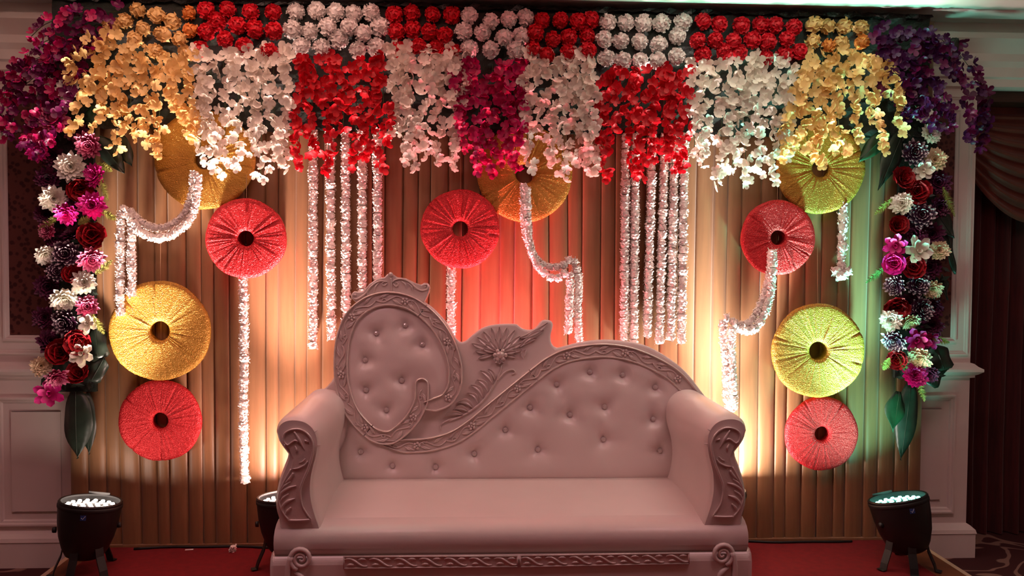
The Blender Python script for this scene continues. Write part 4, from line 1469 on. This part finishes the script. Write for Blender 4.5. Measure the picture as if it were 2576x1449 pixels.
# column backing: dark netting boards with foliage, from the header down
for (side, x0, x1, y0, y1) in (('L', 118, 252, 250, 985), ('R', 2246, 2362, 250, 950)):
    a = P(x0, y0, -0.05)
    b = P(x1, y1, -0.05)
    xa_, xb_ = (P(x0, (y0 + y1) / 2, -0.05).x, P(x1, (y0 + y1) / 2, -0.05).x)
    t = thing('flower_column_board', 'dark netting strip behind the flowers %s' % ('by the wallpaper wall' if side == 'L' else 'by the maroon drape'), 'board', ((xa_ + xb_) / 2, -0.045, b.z))
    w = (xb_ - xa_) / 2
    hh = a.z - b.z
    mb = MB().box((-w * 0.8, -0.012, 0), (w * 0.8, 0.012, hh))
    mb.build('netting_board', M['header'], t)
    mb = MB()
    rr_ = random.Random(3 if side == 'L' else 4)
    for i in range(150):
        x = rr_.uniform(-w, w)
        z = rr_.uniform(0, hh)
        an = rr_.uniform(0, 6.28)
        l_ = rr_.uniform(0.03, 0.06)
        u = Vector((math.cos(an), -0.5 * rr_.random(), math.sin(an))).normalized()
        v = Vector((-u.z, 0.2, u.x))
        c = Vector((x, -0.02 - rr_.random() * 0.03, z))
        mb.add([c, c + u * l_ * .5 + v * l_ * .22, c + u * l_, c + u * l_ * .5 - v * l_ * .22], [(0, 1, 2, 3)])
    o = mb.build('small_foliage', M['leaf'], t)
    o['kind'] = 'stuff'


def leaf_mesh(name, L, w, curl, material, blunt=False, seed=0):
    vs, fs = [], []
    n = 12
    for i in range(n + 1):
        u = i / n
        ww = w * (math.sin(PI * (0.06 + 0.94 * u) ** 0.85) if not blunt else min(1, 4 * (u + .03)) * (1 if u < 0.93 else 0.7))
        for s in (-1, -0.5, 0, 0.5, 1):
            vs.append((s * ww, -curl * L * math.sin(PI * 0.5 * u) + 0.25 * abs(s) * ww + 0.01 * math.sin(9 * u + seed) * s, -L * u))
    for i in range(n):
        for s in range(4):
            q = i * 5 + s
            fs.append((q, q + 5, q + 6, q + 1))
    me = me_new(name, vs, fs, material, True)
    return me


def leaf(px, py, qx, qy, wpx, Y, label, material='leaf', blunt=False, curl=0.08):
    a = P(px, py, Y)
    b = P(qx, qy, Y)
    s = (a - CAM).dot(FWD) / FPX
    d = b - a
    ang = math.atan2(d.x, -d.z)
    o = ob_new('large_leaf', leaf_mesh('large_leaf', d.length, wpx * s / 2, curl, M[material], blunt, px), None, a, (0, -ang, RND.uniform(-0.3, 0.3)))
    sd = o.modifiers.new('thick', 'SOLIDIFY')
    sd.thickness = 0.002
    tag(o, label, 'leaf')
    mb = MB()
    mb.tube([(0, 0.003 - 0.0 * 1 - curl * d.length * math.sin(PI * 0.5 * u) - 0.004, -d.length * u) for u in np.linspace(0, 0.97, 8)], [0.003, 0.003, .0027, .0024, .002, .0017, .0013, .001], 5)
    mb.build('midrib', M[material], o, smooth=True)
    return o


leaf(190, 985, 205, 1150, 84, -0.10, 'broad dark leaf hanging below the flowers by the wallpaper wall')
leaf(215, 990, 232, 1140, 46, -0.08, 'narrow dark leaf behind the broad leaf by the wallpaper wall')
leaf(245, 345, 318, 437, 52, -0.10, 'grey-green leaf jutting over the curtain below the yellow strands')
leaf(290, 335, 340, 420, 44, -0.08, 'shadowed leaf behind the grey-green leaf below the yellow strands')
leaf(230, 265, 232, 330, 40, -0.09, 'olive leaf between the yellow and purple sprays', 'leaf_g')
leaf(238, 820, 252, 900, 50, -0.075, 'blunt green leaf beside the white lily, wallpaper side column', 'leaf', True)
leaf(262, 900, 232, 958, 40, -0.085, 'blunt leaf end poking out over the curtain, wallpaper side column', 'leaf', True)
leaf(2292, 965, 2262, 1155, 58, -0.09, 'long dark leaf hanging below the flowers by the maroon drape')
leaf(2262, 985, 2238, 1085, 56, -0.12, 'leaf catching green light below the flowers by the maroon drape', 'leaf_g')
leaf(2275, 325, 2190, 482, 56, -0.075, 'long dark leaf slanting over the curtain from the violet corner')
leaf(2235, 330, 2160, 408, 44, -0.10, 'pointed green leaf over the gold disc beside the yellow strands', 'leaf_g')
leaf(2352, 868, 2372, 930, 54, -0.08, 'blunt dark leaf over the chair rail by the maroon drape', 'leaf', True)
leaf(2378, 900, 2335, 968, 44, -0.07, 'folded dark leaf end below the blunt leaf by the maroon drape', 'leaf', True)
leaf(2378, 560, 2398, 690, 30, -0.08, 'slim curling leaf against the white frame by the maroon drape')
leaf(2345, 520, 2392, 600, 46, -0.07, 'dark leaf behind the cream flowers by the maroon drape')
leaf(2370, 690, 2382, 755, 26, -0.07, 'small dark leaf beside the cream chrysanthemum by the maroon drape')
leaf(2405, 95, 2380, 160, 40, -0.15, 'dark leaf at the top of the violet orchid corner')
leaf(1895, 270, 1888, 345, 44, -0.15, 'dark green leaf between white strands on the green-lit side', 'leaf_g')


def fern(px, py, qx, qy, Y, label, material='fern'):
    a = P(px, py, Y)
    b = P(qx, qy, Y)
    d = b - a
    mb = MB()
    n = 22
    rr_ = random.Random(px)
    t = d.normalized()
    side = Vector((-t.z, 0, t.x))
    mb.tube([d * u for u in np.linspace(0, 1, 5)], 0.0015, 4)
    for i in range(n):
        u = (i + 0.5) / n
        for sg in (-1, 1):
            for q in range(2):
                l_ = 0.026 * math.sin(PI * (0.15 + 0.8 * u)) * rr_.uniform(0.7, 1.2)
                w_ = (side * sg + t * 0.6 + Vector((0, rr_.uniform(-0.8, 0.5), 0))).normalized()
                c = d * u
                vv = t * 0.003
                mb.add([c - vv, c + w_ * l_, c + vv], [(0, 1, 2)])
    o = mb.build('fern_sprig', M[material], None, loc=a)
    tag(o, label, 'fern')


for i, (a, b, c, d, lab) in enumerate(((155, 538, 98, 578, 'dry yellow fern sprig pointing at the dark wallpaper'), (196, 565, 225, 546, 'small fern sprig between two magenta chrysanthemums'), (245, 410, 282, 430, 'fern sprig beside the upper magenta chrysanthemum'),
                                       (250, 440, 272, 505, 'fern sprig drooping over the curtain beside the bright magenta flower'), (255, 530, 292, 552, 'fern sprig touching the curtain near the looped garlands'), (240, 690, 282, 655, 'fern sprig beside the pink-tipped flower over the curtain'), (232, 790, 262, 840, 'fern sprig above the blunt green leaf'))):
    fern(a, b, c, d, -0.15, lab)
for (a, b, c, d, k, lab) in ((2232, 668, 2178, 712, 'fern_g', 'green lit fern sprig over the curtain by the maroon drape column'), (2262, 890, 2280, 935, 'fern_g', 'small green fern sprig among the lowest red flowers'), (2238, 900, 2222, 930, 'fern', 'fern sprig over the curtain beside the lowest red flower'),
                             (2372, 470, 2402, 545, 'fern', 'thin dry fern against the white frame by the maroon drape'), (2310, 950, 2326, 1010, 'fern', 'dry fern below the lowest magenta flower by the maroon drape'), (2245, 500, 2200, 540, 'fern', 'dry fern in shadow over the curtain by the maroon drape column'),
                             (2345, 850, 2388, 862, 'fern', 'short fern across the wallpaper frame corner')):
    fern(a, b, c, d, -0.14, lab, k)

# ------------------------------------------------------------------ par cans
def par_can(base, tilt, yaw, color, beam, spill, label, group, emi=14.0, cone=70, spread=180):
    t = thing('stage_light', label, 'stage light', base, group)
    piv = Vector((0, 0, 0.195))
    Rm = (Matrix.Rotation(yaw, 4, 'Z') @ Euler((tilt[0], tilt[1], 0)).to_matrix().to_4x4())
    T = Matrix.Translation(piv) @ Rm @ Matrix.Translation((0, 0, -0.125))
    mb = MB()
    mb.lathe([(0.0, 0.0), (0.06, 0.0), (0.082, 0.012), (0.10, 0.045), (0.119, 0.10), (0.131, 0.165), (0.137, 0.23), (0.139, 0.262), (0.135, 0.268), (0.127, 0.266), (0.124, 0.24), (0.0, 0.24)], 40, T)
    body = mb.build('housing', M['black'], t, smooth=True)
    body.modifiers.new('es', 'EDGE_SPLIT').split_angle = R(35)
    mb = MB()
    mb.lathe([(0.1375, 0.235), (0.1405, 0.238), (0.1410, 0.250), (0.1385, 0.254)], 40, T)
    mb.build('rim_ring', M['black_matt'], t, smooth=True)
    mb = MB()
    pts = [(0, 0)] + [(0.036 * math.cos(k * PI / 3), 0.036 * math.sin(k * PI / 3)) for k in range(6)] + [(0.068 * math.cos(k * PI / 6 + .2), 0.068 * math.sin(k * PI / 6 + .2)) for k in range(12)] + [(0.100 * math.cos(k * PI / 9), 0.100 * math.sin(k * PI / 9)) for k in range(18)]
    for (x, y) in pts:
        mb.lathe([(0.0098, 0.2405), (0.0098, 0.245), (0.007, 0.2485), (0.0, 0.250)], 10, T @ Matrix.Translation((x, y, 0)))
    led = mb.build('led_lenses', emis('led_' + label[:12], color + (1,), emi), t, smooth=True)
    led['kind'] = 'stuff'
    mb = MB()
    mb.box((-0.065, 0.127, 0.250), (0.035, 0.132, 0.277))
    mb.v = [T @ v for v in mb.v]
    mb.build('frame_tab', M['tab'], t)
    # small logo patch with a tick, and a name bar
    RL = Matrix.Rotation(R(-92 if base[0] > 0 else -78), 4, 'Z')
    mb = MB().box((0.1325, -0.012, 0.205), (0.1365, 0.012, 0.229))
    mb.v = [T @ RL @ v for v in mb.v]
    lg = mb.build('logo_patch', M['logo'], t)
    mb = MB().tube([T @ RL @ Vector(p) for p in ((0.1372, -0.008, 0.217), (0.1372, -0.002, 0.210), (0.1376, 0.009, 0.225))], 0.0012, 4)
    mb.build('logo_tick', M['logo_w'], lg)
    # flat strap legs splayed under the housing
    for an in (205, 262, 322, 70):
        dr_ = Vector((math.cos(R(an)), math.sin(R(an)), 0))
        sd = Vector((-dr_.y, dr_.x, 0))
        up = Vector((0, 0, 1))
        pts = [dr_ * 0.095 + up * 0.15, dr_ * 0.108 + up * 0.09, dr_ * 0.135 + up * 0.03, dr_ * 0.142 + up * 0.004, dr_ * 0.165 + up * 0.003]
        mb = MB()
        vs_, fs_ = [], []
        for p in pts:
            for q in (-1, 1):
                vs_.append(p + sd * 0.019 * q)
            for q in (1, -1):
                vs_.append(p + sd * 0.019 * q + dr_ * 0.004 + up * 0.004)
        for i in range(4):
            for k in range(4):
                k2 = (k + 1) % 4
                fs_.append((i * 4 + k, i * 4 + k2, (i + 1) * 4 + k2, (i + 1) * 4 + k))
        fs_ += [(3, 2, 1, 0), (16, 17, 18, 19)]
        mb.add(vs_, fs_)
        mb.build('strap_leg', M['black_matt'], t)
    for sg in (-1, 1):
        Ry = Matrix.Translation(Matrix.Rotation(yaw + 0.25, 3, 'Z') @ Vector((sg * 0.14, 0, 0.21))) @ Matrix.Rotation(yaw + 0.25, 4, 'Z') @ Matrix.Rotation(R(90) * sg, 4, 'Y')
        mb = MB().lathe([(0.0, -0.01), (0.014, -0.01), (0.014, 0.0), (0.012, 0.006), (0, 0.007)], 12, Ry)
        mb.build('knob', M['black_matt'], t, smooth=True)
    # the light it gives
    lp = Vector(base) + (T @ Vector((0, 0, 0.256)))
    ax = (Rm @ Vector((0, 0, 1, 0))).to_3d()
    lamp('stage_light_spill', 'AREA', lp, spill, color, lp + ax, shape='DISK', size=0.2, spread=R(spread))
    tg = lp + ax
    lamp('stage_light_beam', 'SPOT', lp, beam, color, tg, spot_size=R(cone), spot_blend=0.75, shadow_soft_size=0.07)
    return t


LG = 'stage lights along the curtain foot'
b1 = G(236, 1425)
par_can((b1.x, -0.36, 0), (R(-4), R(6), 0), 0.0, (1.0, 0.80, 0.68), 520, 2.0, 'black stage light with glowing white lenses by the wainscot wall', LG, 7, 48)
b2 = G(2262, 1415)
par_can((b2.x, -0.40, 0), (R(-9), R(-11), 0), 0.0, (0.26, 1.0, 0.75), 420, 7, 'black stage light with cyan lenses tilted beside the maroon drape', LG, 7, 50, 125)
par_can((P(722, 1300, -0.30).x, -0.30, 0), (R(-3), R(-2), 0), 0.0, (1.0, 0.68, 0.59), 600, 17, 'black stage light half hidden behind the sofa arm beside the long garland', LG, 7, 48)
par_can((P(1235, 1200, -0.22).x, -0.20, 0), (R(0), R(3), 0), 0.0, (1.0, 0.16, 0.20), 340, 22, 'red stage light standing behind the middle of the sofa', LG, 7, 44, 130)
par_can((P(1805, 1200, -0.22).x, -0.21, 0), (R(0), R(3), 0), 0.0, (1.0, 0.92, 0.84), 680, 32, 'white stage light standing behind the sofa arm under the drooping garlands', LG, 7, 48)

# ------------------------------------------------------------------ small things on the carpet
fp = G(586, 1388)
o = ob_new('fallen_pompom', FLORET[1], None, (fp.x, fp.y, 0.016), (0.2, 0.1, 0.4), (0.018, 0.018, 0.030))
tag(o, 'small white pompom lying loose on the red carpet', 'pompom')
cb = MB()
ca_, cb_ = G(330, 1372), G(650, 1372)
pts = [Vector((x, -0.055 + 0.012 * math.sin(7 * x) + 0.006 * math.sin(17 * x), 0.006)) for x in np.linspace(b1.x + 0.1, b2.x - 0.1, 90)]
cb.tube(pts, 0.006, 6)
o = cb.build('power_cable', M['cable'], None, smooth=True)
tag(o, 'thin black power cable lying along the foot of the curtain', 'cable')
sp_ = G(488, 1371)
o = MB().box((-0.02, -0.006, 0), (0.02, 0.006, 0.003)).build('paper_scrap', M['gar'], None, loc=(sp_.x, -0.075, 0.0), bevel=0.001)
o.rotation_euler = (0, 0, 0.15)
tag(o, 'tiny white paper scrap at the curtain foot', 'scrap')
